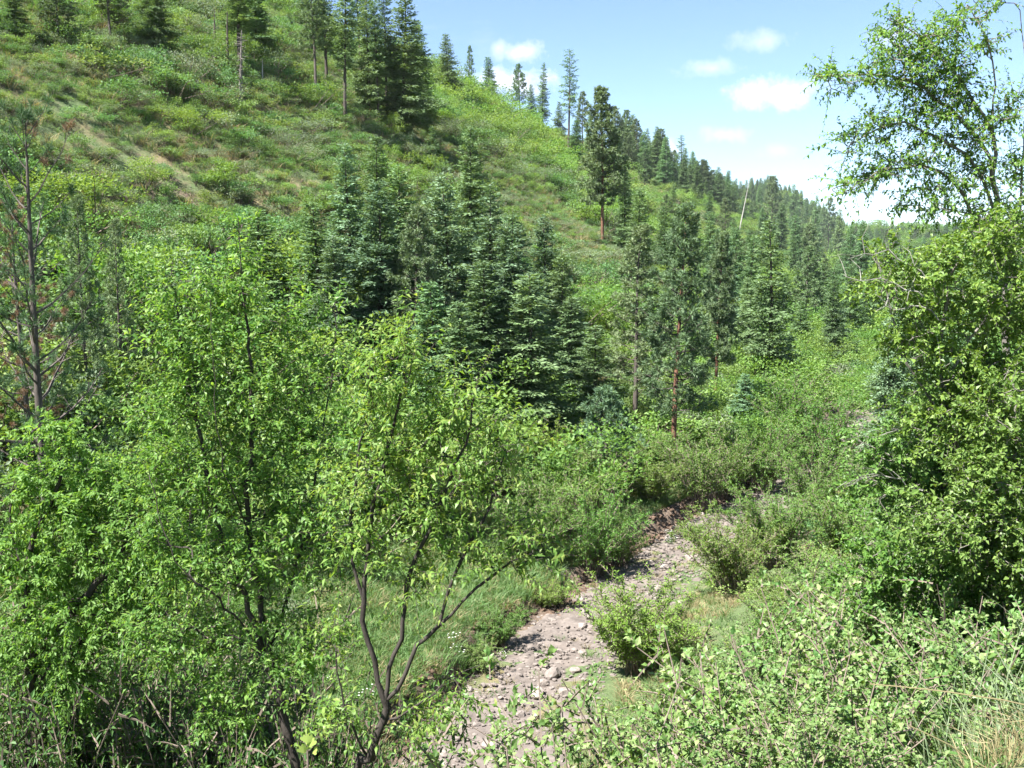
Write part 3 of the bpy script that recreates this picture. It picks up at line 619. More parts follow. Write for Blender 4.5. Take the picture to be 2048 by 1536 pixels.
# ------------------------------------------------------------------ brush on the slopes and along the creek
def bush(seed, w=1.1, h=1.6, n=1100, leaf=.12, mat='br_green', lobes=11, stems=11, aspect=.55, joined=False, twiggy=0):
    rng = np.random.default_rng(seed); fb = MB(); sb = MB()
    c = np.stack([rng.normal(size=lobes)*w*.55, rng.normal(size=lobes)*w*.55, h*rng.uniform(.25, .85, lobes)], 1)
    r = np.stack([w*rng.uniform(.28, .55, lobes)]*2+[h*rng.uniform(.2, .34, lobes)], 1)
    wt_ = (r[:, 0]**2); k = rng.choice(lobes, n, p=wt_/wt_.sum()); d = rdir(rng, n); d[:, 2] = np.where(d[:, 2] < -.35, -d[:, 2], d[:, 2])
    P = c[k]+d*r[k]*(rng.random(n)**.45)[:, None]*(1.08+.35*(rng.random(n) < .18)*rng.random(n))[:, None]; P[:, 2] = np.maximum(P[:, 2], .05*h)
    add_leaves(fb, P, nrm(d*.6+rdir(rng, n)*.8+[0, 0, .25]), nrm(d*.5+rdir(rng, n)*.8+[0, 0, .55]), leaf*rng.uniform(.7, 1.4, n), leaf*aspect*rng.uniform(.8, 1.2, n), .1, 0, False)
    for i in range(stems):
        e = c[i % lobes]+rng.normal(size=3)*.1*w; q = np.linspace(0, 1, 4)[:, None]; b = np.array([rng.normal()*.12, rng.normal()*.12, -.3])
        add_tube(sb, b*(1-q)**1.5+e*(1-(1-q)**1.5)+rng.normal(size=(4, 3))*.04, [.035*h/2+.006, .02, .013, .006], 4)
    for i in range(twiggy):
        d0 = nrm(rng.normal(size=3)*[1, 1, .5]+[0, 0, .6]); e = d0*[w*.95, w*.95, h*1.05]; q = np.linspace(0, 1, 4)[:, None]
        add_tube(sb, e*q+rng.normal(size=(4, 3))*.08*q, [.012, .01, .007, .004], 3)
    if joined:
        fb.add(np.concatenate(sb.V), np.concatenate(sb.Q), mi=1); return fb.mesh('brush', [M[mat], M['twig']])
    return [('stems', sb.mesh('stems', M['twig'])), ('foliage', fb.mesh('foliage', M[mat]))]
KINDS = ['br_yellow', 'br_green', 'br_gray', 'br_bright']
BU = {}; BJ = []
for ki, km in enumerate(KINDS):
    for v in range(3):
        big = km == 'br_bright'
        a = dict(w=[1.0, 1.3, .85][v]*(1.15 if big else 1), h=[1.3, 1.6, 1.8][v]*(1.5 if big else 1), n=1700 if big else 1000, leaf=.115 if big else (.10 if km == 'br_gray' else .115), mat=km, twiggy=14 if km == 'br_gray' else 5)
        BU[(ki, v)] = bush(100+ki*10+v, **a); BJ.append(bush(100+ki*10+v, joined=True, **a))
def gn_scatter(name, sources, pts, rz, scale, idx, label, cat, tilt=None):
    coll = bpy.data.collections.new(name+'_kinds')
    for i, me in enumerate(sources):
        o = bpy.data.objects.new('%s_kind_%02d' % (name, i), me); coll.objects.link(o)
    me = bpy.data.meshes.new(name); me.vertices.add(len(pts)); me.vertices.foreach_set('co', np.asarray(pts, np.float32).ravel())
    rot = np.zeros((len(pts), 3), np.float32); rot[:, 2] = rz
    if tilt is not None: rot[:, :2] = tilt
    a = me.attributes.new('rot', 'FLOAT_VECTOR', 'POINT'); a.data.foreach_set('vector', rot.ravel())
    sc = np.asarray(scale, np.float32); sc = np.repeat(sc[:, None], 3, 1) if sc.ndim == 1 else sc
    a = me.attributes.new('scl', 'FLOAT_VECTOR', 'POINT'); a.data.foreach_set('vector', np.ascontiguousarray(sc, np.float32).ravel())
    a = me.attributes.new('idx', 'INT', 'POINT'); a.data.foreach_set('value', np.asarray(idx, np.int32))
    o = obj(name, me); ng = bpy.data.node_groups.new(name+'_scatter', 'GeometryNodeTree')
    ng.interface.new_socket('Geometry', in_out='INPUT', socket_type='NodeSocketGeometry'); ng.interface.new_socket('Geometry', in_out='OUTPUT', socket_type='NodeSocketGeometry')
    gi_ = ng.nodes.new('NodeGroupInput'); go_ = ng.nodes.new('NodeGroupOutput'); ip = ng.nodes.new('GeometryNodeInstanceOnPoints'); ci = ng.nodes.new('GeometryNodeCollectionInfo')
    ci.inputs['Collection'].default_value = coll; ci.inputs['Separate Children'].default_value = True; ci.inputs['Reset Children'].default_value = True
    def na(nm, t):
        x = ng.nodes.new('GeometryNodeInputNamedAttribute'); x.data_type = t; x.inputs['Name'].default_value = nm; return x.outputs['Attribute']
    ip.inputs['Pick Instance'].default_value = True
    L = ng.links.new
    L(gi_.outputs[0], ip.inputs['Points']); L(ci.outputs[0], ip.inputs['Instance']); L(na('idx', 'INT'), ip.inputs['Instance Index']); L(na('rot', 'FLOAT_VECTOR'), ip.inputs['Rotation']); L(na('scl', 'FLOAT_VECTOR'), ip.inputs['Scale']); L(ip.outputs[0], go_.inputs[0])
    m = o.modifiers.new('scatter', 'NODES'); m.node_group = ng
    return tag(o, label, cat, kind='stuff')
rng = np.random.default_rng(77)
cand = []
for (s0, s1, l0, l1, sp) in [(10, 70, -14, 100, 1.15), (70, 140, -45, 112, 1.35), (140, 260, -80, 112, 1.9), (260, 460, -140, 110, 3.4), (460, 1100, -250, 140, 7.0)]:
    n = int((s1-s0)*(l1-l0)/sp**2); cand.append(np.stack([rng.uniform(s0, s1, n), rng.uniform(l0, l1, n), np.full(n, sp)], 1))
cand = np.concatenate(cand); s, l, sp = cand.T; x, y = to_xy(s, l); u = l-creek(s); z = H_sl(s, l)
px, py, dep = proj(np.stack([x, y, z+.8], 1))
ok = (dep > 25) & (px > -140) & (px < 2190) & (py > -120) & (py < 1700)
ok &= ~((u > -3.2) & (u < 3.0) & (s < 75))
ok &= ~((u >= 3.0) & (u < 9.5) & (s < 52) & (rng.random(len(s)) > .10))
ptx, pty, _d = proj(np.stack([x, y, z+2.4], 1))
CRX, CRY = [1150, 1200, 1300, 1400, 1450, 1550, 1600, 1640], [1480, 1400, 1260, 1190, 1130, 1060, 1000, 700]
ok &= ~((u <= -3.2) & ((s < 27) | ((s < 75) & (ptx < 1640) & (pty < np.interp(ptx, CRX, CRY)))))
cov = 1.0+.8*fbm(s/17., l/13., 91)+.35*sm(110, 180, s)-.7*soil_at(x, y)
ok &= rng.random(len(s)) < cov
s, l, sp, x, y, u, z, px, py, dep = [a[ok] for a in (s, l, sp, x, y, u, z, px, py, dep)]
n = len(s)
f1 = fbm(s/22., l/22., 95)+.35*rng.normal(size=n); f2 = rng.random(n)
spur = sm(95, 170, s+.3*(l-40)); low = 1-sm(14, 26, u)
kind = np.where(f1 > .28, 1, np.where(f2 < .22+.55*spur+.3*low, 0, np.where(f2 < .55+.4*spur, 1, 2)))
kind = np.where((low > .5) & (f2 > .68), 3, kind); kind = np.where((f2 > .93-.10*spur), 3, kind)
size = (.4+.95*rng.random(n)**1.3)*np.where(sp > 3, sp/2.6, np.where(sp > 2, 1.15, 1.0))*(1+.6*low*rng.random(n))
size = size*np.clip(.82+1.25*fbm(s/15., l/15., 93), .45, 1.7)
size = np.where(sp < 2.5, np.minimum(size, 1.3), size)
near_r = (u < -3) & (s < 70); kind = np.where(near_r & (kind == 3), 1, kind); size = np.where(near_r, size*.62, size)
var = rng.integers(0, 3, n); rz = rng.uniform(0, 6.28, n); s3 = np.stack([size*rng.uniform(.8, 1.7, n), size*rng.uniform(.8, 1.5, n), size*rng.uniform(.6, 1.1, n)], 1)*(1+.75*sm(95, 160, s)*(1-.85*sm(190, 270, s)))[:, None]*np.where(u < 22, 1.15, 1.0)[:, None]
appar = size/dep
vis = (px > 20) & (px < 1760) & (py > 10) & (py < 1000) & ~((px < 1060) & (py > 640)) & (dep > 35)
order = np.argsort(-np.where(vis, appar, 0)); ind = order[:230]
MK = [(482, 150, 'the pale twiggy dead trunk'), (808, 270, 'the big shaggy ridge fir'), (330, 370, 'the bare earth slide'), (1205, 480, 'the orange trunked hillside pine'), (977, 210, 'the conical ridge fir'), (520, 620, 'the deep shadowed fir'), (1345, 940, 'the tall creek bend pine'), (1430, 810, 'the sparse red trunked pine'), (1540, 790, 'the tall narrow lone fir'), (1090, 660, 'the fir cluster right edge'), (760, 640, 'the broad blue green fir'), (640, 230, 'the twin stemmed pine'), (1480, 460, 'the white leaning snag'), (1627, 540, 'the narrow valley end fir'), (222, 95, 'the second top left pine'), (866, 340, 'the small upper fir'), (150, 560, 'the three thin left stems'), (1640, 900, 'the far creek end'), (1212, 970, 'the pale pine sapling')]
ind = ind[np.argsort([min(math.hypot(px[i]-a, py[i]-b) for a, b, _ in MK) for i in ind])]
LAB = {0: 'yellow green leafy shrub', 1: 'fresh green leafy shrub', 2: 'grey green twiggy shrub', 3: 'tall bright green shrub'}
for i in ind:
    zone = 'on the valley floor thicket beyond the creek' if u[i] < 16 else ('on the open slope left of the fir cluster' if px[i] < 640 else ('between and around the cluster firs' if px[i] < 1160 else 'on the slope right of the fir cluster'))
    inst('shrub', BU[(int(kind[i]), int(var[i]))], (x[i], y[i], z[i]-.08), rz[i], tuple(float(v) for v in s3[i]), near_label(LAB[int(kind[i])], px[i], py[i], MK), 'shrub', LAB[int(kind[i])]+'s '+zone)
rest = np.ones(n, bool); rest[ind] = False
m2 = 14000; s2_ = rng.uniform(30, 170, m2); l2_ = rng.uniform(20, 105, m2); x2_, y2_ = to_xy(s2_, l2_); z2_ = H_sl(s2_, l2_); a2_, b2_, d2_ = proj(np.stack([x2_, y2_, z2_], 1))
k2 = (a2_ > -80) & (a2_ < 1500) & (b2_ > -60) & (b2_ < 800) & (d2_ > 30) & (rng.random(m2) > .9*soil_at(x2_, y2_)); m2 = int(k2.sum())
low_pts = np.stack([x2_, y2_, z2_-.03], 1)[k2]; low_scl = rng.uniform(.2, .5, m2)[:, None]*np.stack([rng.uniform(1, 1.7, m2), rng.uniform(1, 1.7, m2), rng.uniform(.7, 1.2, m2)], 1); low_idx = rng.choice([0, 1, 2, 3, 4, 6, 7, 8, 7], m2)
gn_scatter('hillside_brush', BJ, np.concatenate([np.stack([x, y, z-.08], 1)[rest], low_pts]), np.concatenate([rz[rest], rng.uniform(0, 6.28, m2)]), np.concatenate([s3[rest], low_scl]), np.concatenate([(kind*3+var)[rest], low_idx]), 'low green brush covering the far hillside', 'brush')
print('brush', n)

# ------------------------------------------------------------------ grass
def tuft(seed, h=.45, n=34, w=.018, spread=.22, mat='grass', droop=.35):
    rng = np.random.default_rng(seed); b = MB(); a = rng.uniform(0, 6.3, n); r = spread*rng.random(n)**.6
    P = np.stack([r*np.cos(a), r*np.sin(a), np.full(n, -.03)], 1); D = nrm(np.stack([np.cos(a)*.35, np.sin(a)*.35, np.ones(n)], 1)+rng.normal(size=(n, 3))*.22)
    L = h*rng.uniform(.5, 1.2, n); S = nrm(np.cross(D, rdir(rng, n))); O = nrm(D*[1, 1, 0]+1e-4)
    m1 = P+D*(.55*L)[:, None]; t = P+D*(.95*L)[:, None]+O*(droop*L*rng.uniform(.3, 1.3, n))[:, None]-[0, 0, 1]*(droop*.4*L)[:, None]
    V = np.stack([P-S*w*.5, P+S*w*.5, m1+S*w*.4, m1-S*w*.4, t], 1).reshape(-1, 3); i = np.arange(n)[:, None]*5
    b.add(V, i+[0, 1, 2, 3], i+[3, 2, 4]); return b.mesh('grass_tuft', M[mat])
TU = [tuft(1), tuft(2, .3, 40, .016), tuft(3, .55, 30, .02), tuft(4, .4, 30, .018, mat='grass_dry'), tuft(5, .55, 26, .018, mat='grass_dry')]
def flower_plant(seed):
    rng = np.random.default_rng(seed); b = MB(); n = 12
    for k in range(n):
        e = np.array([rng.normal()*.16, rng.normal()*.16, rng.uniform(.35, .65)]); add_tube(b, np.stack([e*[.2, .2, 0], e*[.6, .6, .5], e]), [.006, .005, .004], 3, 1)
        m = 7; a = np.arange(m)*6.283/m; D = np.stack([np.cos(a), np.sin(a), np.full(m, .15)], 1); add_leaves(b, np.repeat(e[None], m, 0), D, np.tile([0, 0, 1.], (m, 1)), .045, .035, 0, 0, False)
        a = rng.uniform(0, 6.3, 9); D = np.stack([np.cos(a), np.sin(a), np.full(9, .5)], 1); add_leaves(b, e*rng.uniform(.1, .8, (9, 1)), D, np.tile([0, 0, 1.], (9, 1)), .09, .03, .2, 0, False, mi=1)
    return b.mesh('flowers', [M['flower'], M['grass']])
P_, R_, S_, I_ = [], [], [], []
def grass_points(n, s0, s1, u0, u1, pick, smin, smax, cond=None):
    s = rng.uniform(s0, s1, n); u = rng.uniform(u0, u1, n); x, y = to_xy(s, u+creek(s)); z = H(x, y)
    px, py, d = proj(np.stack([x, y, z], 1)); k = (d > 1.5) & (px > -150) & (px < 2200) & (py < 1800)
    if cond is not None: k &= cond(s, u, x, y)
    k = np.where(k)[0]
    P_.append(np.stack([x, y, z], 1)[k]); R_.append(rng.uniform(0, 6.3, len(k))); S_.append(rng.uniform(smin, smax, len(k))); I_.append(rng.choice(pick, len(k)))
grass_points(15000, 12, 60, 2.5, 13, [0, 0, 1, 1, 2, 3], .6, 1.1)
grass_points(34000, 10, 135, 11, 100, [0, 1, 3, 4, 0], .9, 1.9, lambda s, u, x, y: fbm(s/9., u/9., 97)-.8*soil_at(x, y)+.1 > -.35)
grass_points(12000, 130, 300, 11, 100, [0, 1, 3, 4], 2.0, 3.6)
grass_points(1200, 12, 60, -3.6, -1.7, [0, 1, 3, 4], .5, .9)
grass_points(260, 14, 60, -1.8, 1.6, [0, 3, 4], .4, .7)
gn_scatter('grass', TU, np.concatenate(P_), np.concatenate(R_), np.concatenate(S_), np.concatenate(I_), 'short green and straw coloured grass over the valley floor and slope', 'grass')
P_, R_, S_, I_ = [], [], [], []
fl = flower_plant(8)
for (px, py, k, sp) in [(925, 1330, 2, .35), (990, 1330, 1, .3), (1335, 1075, 4, .7), (1370, 1060, 2, .5), (700, 1380, 2, .5)]:
    p = hit(px, py)
    for j in range(k):
        x = p[0]+rng.normal()*sp; y = p[1]+rng.normal()*sp*.8; P_.append((x, y, float(H(x, y))))
gn_scatter('wild_flowers', [fl], np.array(P_), rng.uniform(0, 6.3, len(P_)), rng.uniform(.4, .65, len(P_)), np.zeros(len(P_)), 'patches of small white wild flowers in the creekside grass', 'flowers')

# ------------------------------------------------------------------ shrubs placed one by one
FINE = {}
def put_bush(name, parts, px, py, w, h, label, group=None, D=None, hw=None):
    p = hit(px, py) if D is None else at(px, py, D)
    kd = 1.0 if p[1] > 22 else max(.5, p[1]/22); w *= kd; h *= kd
    if p[1] < 22:
        if not FINE: FINE[0] = vshrub(207, 2.0, .75, 40, 20, .05, .5, 'br_bright', .6, False, 14, r=.005); FINE[1] = vshrub(208, 2.0, .75, 40, 20, .05, .5, 'br_yellow', .6, False, 14, r=.005)
        parts = FINE[int(px) % 2]
    z = float(H(p[0], p[1])); inst(name, parts, (p[0], p[1], z-.06), (px*3.7) % 6.28, (w, w, h), label, 'shrub', group)
def vshrub(seed, h=1.8, spread=.5, stems=22, per=16, leaf=.10, aspect=.22, mat='willow', up=.8, fine=False, leaves=12, twigm='twig', r=.012):
    """many upright stems with leafy side shoots, as willow and snowberry grow"""
    rng = np.random.default_rng(seed); sb = MB(); fb = MB(); Ps, Ds, Ns, Ls = [], [], [], []
    for k in range(stems):
        a = rng.uniform(0, 6.3); d = np.array([math.cos(a), math.sin(a), 0]); L = h*rng.uniform(.6, 1.08); sp = spread*rng.random()**.7
        q = np.linspace(0, 1, 7); bs = d*.12*rng.random()*h
        pts = bs+d*(sp*h*q**(1.4))[:, None]+np.array([0, 0, 1.])*(L*(q-.12*sp*q**3))[:, None]+rng.normal(size=(7, 3))*.03*h*q[:, None]
        add_tube(sb, pts, r*h*(1-.85*q)+.0015, 4)
        for j in range(per):
            qq = .22+.78*(j+rng.random())/per; p0 = np.array([np.interp(qq, q, pts[:, i]) for i in range(3)]); dd = nrm(d*.3+rdir(rng, 1)[0]*.9+np.array([0, 0, up])); ln = h*.20*rng.uniform(.5, 1.3)*(1.15-.5*qq)
            m = leaves; f = np.linspace(.1, 1, m); pp = p0+dd*(f*ln)[:, None]-np.array([0, 0, .15])*(ln*f**2)[:, None]
            add_tube(sb, pp[[0, m//2, m-1]], [.004*h, .003*h, .001], 3)
            sd = nrm(np.cross(dd, rdir(rng, 1)[0])); ph = np.arange(m)*2.4+rng.uniform(0, 6); up2 = np.cross(dd, sd)
            Ps.append(pp); Ds.append(dd*.55+sd*np.cos(ph)[:, None]+up2*np.sin(ph)[:, None]*.7+rng.normal(size=(m, 3))*.2); Ns.append(np.array([0, 0, 1.])+rng.normal(size=(m, 3))*.45); Ls.append(leaf*rng.uniform(.6, 1.25, m)*(1-.3*f))
    P = np.concatenate(Ps); L = np.concatenate(Ls)
    add_leaves(fb, P, np.concatenate(Ds), np.concatenate(Ns), L, L*aspect, .15, .12, fine)
    return [('stems', sb.mesh('stems', M[twigm])), ('foliage', fb.mesh('foliage', M[mat]))]
WIL = [vshrub(201, 2.0, .5, 40, 22, .085, .36, up=.9, r=.005), vshrub(202, 1.6, .65, 30, 18, .085, .42, mat='br_bright', r=.007), vshrub(203, 2.2, .7, 32, 19, .10, .42, mat='elder', r=.007), vshrub(204, 2.0, .75, 34, 20, .085, .45, mat='br_bright', r=.007), vshrub(205, 1.4, .8, 34, 17, .07, .46, mat='br_yellow', r=.007)]
for (k, px, py, w, h, lab) in [
  (0, 1280, 1350, 1.6, 1.35, 'upright yellow green willow shrub on the gravel beside the creek'),
  (4, 1335, 1335, 1.4, 1.1, 'low pale shrub at the right foot of the creekside willow'),
  (3, 1470, 1185, 1.5, 1.35, 'rounded green shrub on the right bank where the creek bends'),
  (3, 1555, 1135, 1.5, 1.5, 'green shrub behind the rounded one on the right creek bank'),
  (2, 1180, 1150, 1.25, 1.35, 'bright green broad leaved bush on the left edge of the cut bank'),
  (2, 1240, 1135, .8, .9, 'smaller bright bush at the lip of the cut bank'),
  (3, 1120, 1090, 1.5, 1.5, 'green shrub behind the bright bush on the left bank'),
  (3, 1050, 1120, 1.5, 1.4, 'leafy shrub left of the bright bush on the left bank'),
  (1, 1100, 1215, .9, .6, 'low leafy bush overhanging the middle of the cut bank'),
  (1, 1000, 1290, .9, .7, 'dark leafy bush on the near stretch of the cut bank'),
  (4, 960, 1345, .8, .6, 'pale low bush among white flowers by the near cut bank'),
  (1, 1385, 1085, .6, .55, 'small dark bush on the far stretch of the cut bank'),
  (3, 1400, 1020, 1.6, 1.7, 'shrub above the creek bend right of the tall open pine'),
  (1, 1300, 1005, 1.7, 1.3, 'dark shrub at the foot of the tall open pine'),
  (1, 1450, 1000, 1.8, 1.8, 'dark shrub above the creek bend, left of the sandy gap'),
  (3, 1520, 985, 1.7, 1.8, 'shrub at the far end of the visible creek bed'),
  (2, 1640, 960, 2.0, 1.9, 'bright green shrub in the valley beyond the right bank'),
  (2, 1580, 900, 2.0, 2.0, 'bright green shrub in the valley below the tall narrow fir'),
  (0, 1090, 960, 1.6, 1.3, 'yellow green shrub in front of the shaded fir'),
  (4, 1170, 1000, 2.2, 1.8, 'spreading pale shrub left of the pine sapling'),
  (4, 1000, 1000, 2.0, 1.8, 'spreading shrub behind the tip of the foreground plum tree'),
  (4, 1290, 960, 2.0, 1.7, 'spreading shrub between the pine sapling and the tall open pine'),
  (2, 700, 1000, 2.0, 1.8, 'leafy shrub on the meadow edge behind the foreground trees'),
  (3, 850, 1060, 1.9, 1.8, 'green shrub on the meadow seen through the plum tree'),
  (1, 1690, 1130, 1.5, 1.5, 'dark green shrub on the right bank below the thorn trees'),
  (3, 1620, 1040, 1.7, 1.6, 'green shrub on the right bank above the sandy hollow')]:
    put_bush('shrub', WIL[k], px, py, w, h, lab)

# ------------------------------------------------------------------ foreground broadleaf trees
def catmull(pts, step):
    pts = np.asarray(pts, float); out = []
    P = np.concatenate([[2*pts[0]-pts[1]], pts, [2*pts[-1]-pts[-2]]])
    for i in range(1, len(P)-2):
        n = max(2, int(np.linalg.norm(P[i+1]-P[i])/step)); t = np.linspace(0, 1, n, endpoint=False)[:, None]
        a, b, c, d = P[i-1], P[i], P[i+1], P[i+2]
        out.append(.5*(2*b+(c-a)*t+(2*a-5*b+4*c-d)*t*t+(3*b-a-3*c+d)*t**3))
    out.append(P[-2:-1]); return np.concatenate(out)
def broadleaf(name, seed, D, limbs, blobs, ntarget, leafmat, bark, label, r0=.09, leaf=.10, asp=.42, shoot=.42, per=13, extra=1.0, droop=.3, depth=1.0, upb=.5, curl=.25, group=None, fine=True, rmin=.0035, cat='tree', leafdroop=.3, spread=1.0):
    rng = np.random.default_rng(seed)
    pos, par, chains = [], [], []
    def add_chain(pts, parent):
        ids = []
        for p in pts: pos.append(p); par.append(parent); parent = len(pos)-1; ids.append(parent)
        return ids
    base = None
    for i, lm in enumerate(limbs):
        pts = np.array([at(a, b, D+(c[0] if c else 0)) for (a, b, *c) in lm])
        if i == 0:
            bx, by_ = pts[0][0], pts[0][1]; base = np.array([bx, by_, float(H(bx, by_))-.15])
            pts = np.concatenate([[base], pts[pts[:, 2] > base[2]+.3]])
        pts = catmull(pts, .14); pts[1:-1] += rng.normal(size=(len(pts)-2, 3))*.012
        if i == 0: chains.append(('trunk', add_chain(pts, -1)))
        else:
            A = np.array(pos); j = int(np.argmin(np.linalg.norm(A-pts[0], axis=1)))
            chains.append(('limb', [j]+add_chain(pts[1:], j)))
    # leafy volume
    T = []; wts = np.array([b[2]**2 for b in blobs], float); cnt = np.maximum(2, (ntarget*wts/wts.sum())).astype(int)
    for (b, c) in zip(blobs, cnt):
        o = at(b[0], b[1], D+(b[3] if len(b) > 3 else 0)); r = b[2]*D/FPX; d = rdir(rng, c)*(rng.random((c, 1))**.38)
        T.append(o+d*[r, max(.35, r)*depth, r])
    T = np.concatenate(T); T = T[T[:, 2] > H(T[:, 0], T[:, 1])+.25]
    A = np.array(pos); dm = np.array([np.min(np.linalg.norm(A-t, axis=1)) for t in T]); T = T[np.argsort(dm)]
    ctr = T.mean(0); SH, SD, SL = [], [], []
    buf = np.zeros((len(pos)+len(T)*9+10, 3)); buf[:len(pos)] = A; nn = len(pos)
    for t in T:
        B = buf[:nn]; v = t-B; d = np.linalg.norm(v, axis=1); cost = d*(1+.55*np.clip(-(v[:, 2])/np.maximum(d, .01)+.15, 0, 1)); j = int(np.argmin(cost)); d0 = d[j]
        if d0 < .05: continue
        pj = par[j]; tang = nrm(B[j]-B[pj]) if pj >= 0 else np.array([0, 0, 1.])
        n = int(np.clip(d0/.14, 2, 8)); q = np.linspace(0, 1, n+1)[1:, None]; mid = B[j]+tang*d0*.35+v[j]*.25+[0, 0, .05*d0]
        pts = B[j]*(1-q)**2+2*mid*q*(1-q)+t*q*q; pts = pts+rng.normal(size=pts.shape)*.018*d0
        ids = add_chain(list(pts), j); buf[nn:nn+n] = pts; nn += n; chains.append(('branches', [j]+ids))
        inc = nrm(pts[-1]-pts[max(0, n-2)]) if n > 1 else nrm(v[j])
        out = nrm(t-ctr)
        SH.append(t); SD.append(inc*.7+out*.35+[0, 0, upb]); SL.append(shoot*rng.uniform(.7, 1.3))
        for p in pts[::2]:
            if rng.random() < extra: SH.append(p); SD.append(rdir(rng, 1)[0]*spread+inc*.5+[0, 0, upb*.8]); SL.append(shoot*rng.uniform(.45, 1.0))
        if extra > 1 and rng.random() < extra-1: SH.append(t); SD.append(rdir(rng, 1)[0]*spread+[0, 0, upb]); SL.append(shoot*rng.uniform(.5, 1.1))
    N = len(pos); desc = np.ones(N)
    for i in range(N-1, 0, -1):
        if par[i] >= 0: desc[par[i]] += desc[i]
    rad = np.maximum(r0*(desc/desc[0])**.46, rmin); pos = np.array(pos)-base
    e = bpy.data.objects.new(name, None); C.objects.link(e); e.location = base; tag(e, label, cat, group)
    bm_ = MB()
    for nm, ids in chains:
        pts = pos[ids]; rr = rad[ids].copy()
        if nm != 'trunk' and len(rr) > 1: rr[0] = min(rr[0], rr[1]*1.25)
        if nm == 'branches': add_tube(bm_, pts, rr, 4 if rr[0] < .012 else 5)
        else:
            b = MB(); add_tube(b, pts, rr, 9); o = obj(nm, b.mesh(nm, M[bark], True), e if nm == 'trunk' else trunk_o)
            if nm == 'trunk': trunk_o = o
    # leafy shoots
    SH = np.array(SH)-base; SD = nrm(np.array(SD)); SL = np.array(SL); n = len(SH); m = per
    q = np.tile(np.linspace(.08, 1, m), (n, 1))+rng.normal(size=(n, m))*.02
    P = SH[:, None]+SD[:, None]*(q*SL[:, None])[..., None]; P[..., 2] -= droop*SL[:, None]*q**2
    sd = nrm(np.cross(SD, rdir(rng, n))); u2 = np.cross(SD, sd); ph = np.arange(m)[None]*2.4+rng.uniform(0, 6.3, (n, 1))
    Dv = SD[:, None]*.55+sd[:, None]*np.cos(ph)[..., None]+u2[:, None]*(np.sin(ph)*.75)[..., None]; Dv[..., 2] -= leafdroop; Dv += rng.normal(size=Dv.shape)*.2
    Nv = np.array([0, 0, 1.])+rng.normal(size=Dv.shape)*.4
    L = leaf*(.5+.85*rng.random((n, m)))*(1.1-.35*q)*rng.uniform(.8, 1.2, (n, 1))
    for k in range(n): add_tube(bm_, np.stack([P[k, 0]-SD[k]*.02, P[k, m//2], P[k, -1]]), [rmin*.8, rmin*.6, rmin*.25], 3)
    fb = MB(); add_leaves(fb, P.reshape(-1, 3), Dv.reshape(-1, 3), Nv.reshape(-1, 3), L.ravel(), L.ravel()*asp, curl, .14, fine)
    obj('branches', bm_.mesh('branches', M[bark], False), e); obj('crown', fb.mesh('crown', M[leafmat]), e)
    print(name, 'leaves', n*m)
    return e
broadleaf('broadleaf_tree', 301, 9.5,
  [[(596, 1640), (570, 1450), (540, 1300), (512, 1150), (495, 1000), (505, 850), (498, 700), (482, 520), (476, 435)],
   [(560, 1400), (500, 1220), (440, 1050), (400, 880), (372, 720), (350, 600)],
   [(540, 1300, .2), (600, 1100, .3), (640, 900, .5), (665, 740, .6), (672, 600, .6)],
   [(500, 1080), (440, 900, -.5), (430, 760, -.6), (420, 600, -.6)],
   [(590, 1560), (610, 1350, .5), (645, 1150, .6), (650, 980, .8)],
   [(545, 1330), (440, 1200, -.4), (350, 1120, -.6), (300, 960, -.5)]],
  [(478, 450, 18), (482, 530, 36), (470, 620, 62), (372, 610, 52), (330, 690, 50), (400, 700, 62), (560, 680, 58), (600, 600, 30), (668, 620, 24), (650, 740, 46), (440, 790, 85), (550, 830, 80), (340, 810, 58), (620, 900, 66), (480, 960, 95), (380, 940, 66), (310, 930, 46), (600, 1030, 66), (520, 1120, 85), (400, 1120, 80), (650, 1130, 55), (300, 1060, 50), (560, 1290, 75), (430, 1290, 80), (330, 1260, 70), (640, 1290, 45), (470, 1400, 70)],
  820, 'cherry', 'bark_dark', 'large leafy tree with several dark stems, filling the left foreground', r0=.05, leaf=.070, asp=.40, shoot=.46, per=17, extra=1.35, upb=.55, group=None)
broadleaf('broadleaf_tree', 302, 8.3,
  [[(715, 1640), (735, 1520), (768, 1440), (772, 1400), (745, 1320), (728, 1200), (735, 1080), (770, 930), (800, 790), (815, 680), (830, 640)],
   [(772, 1402), (810, 1350), (835, 1290), (880, 1255), (950, 1180), (1020, 1125), (1085, 1105)],
   [(768, 1400), (790, 1310), (805, 1240), (812, 1170), (850, 1080), (900, 960), (940, 860), (955, 770)],
   [(728, 1200), (700, 1080), (712, 950), (735, 820), (750, 720)],
   [(880, 1255), (905, 1150), (960, 1050), (1000, 930), (1020, 880)],
   [(760, 1450), (830, 1420), (900, 1360), (960, 1330)],
   [(735, 1520), (690, 1420), (672, 1300)]],
  [(828, 650, 18), (815, 700, 34), (775, 735, 30), (740, 770, 28), (832, 775, 42), (755, 840, 48), (920, 800, 34), (955, 765, 18), (905, 850, 36), (985, 865, 34), (1018, 885, 20), (1000, 930, 34), (870, 900, 52), (780, 940, 55), (845, 1010, 55), (950, 990, 46), (905, 1080, 48), (1040, 1060, 34), (975, 1110, 40), (735, 1080, 48), (1085, 1110, 26), (710, 970, 42), (840, 1150, 42), (860, 1440, 45), (925, 1385, 26), (690, 1430, 40), (672, 1300, 36), (1040, 1130, 26)],
  470, 'cherry2', 'bark_dark', 'slender yellow green tree with forked dark stem beside the creek view', r0=.038, leaf=.080, asp=.34, shoot=.44, per=14, extra=.75, upb=.6, curl=.35, leafdroop=.42)
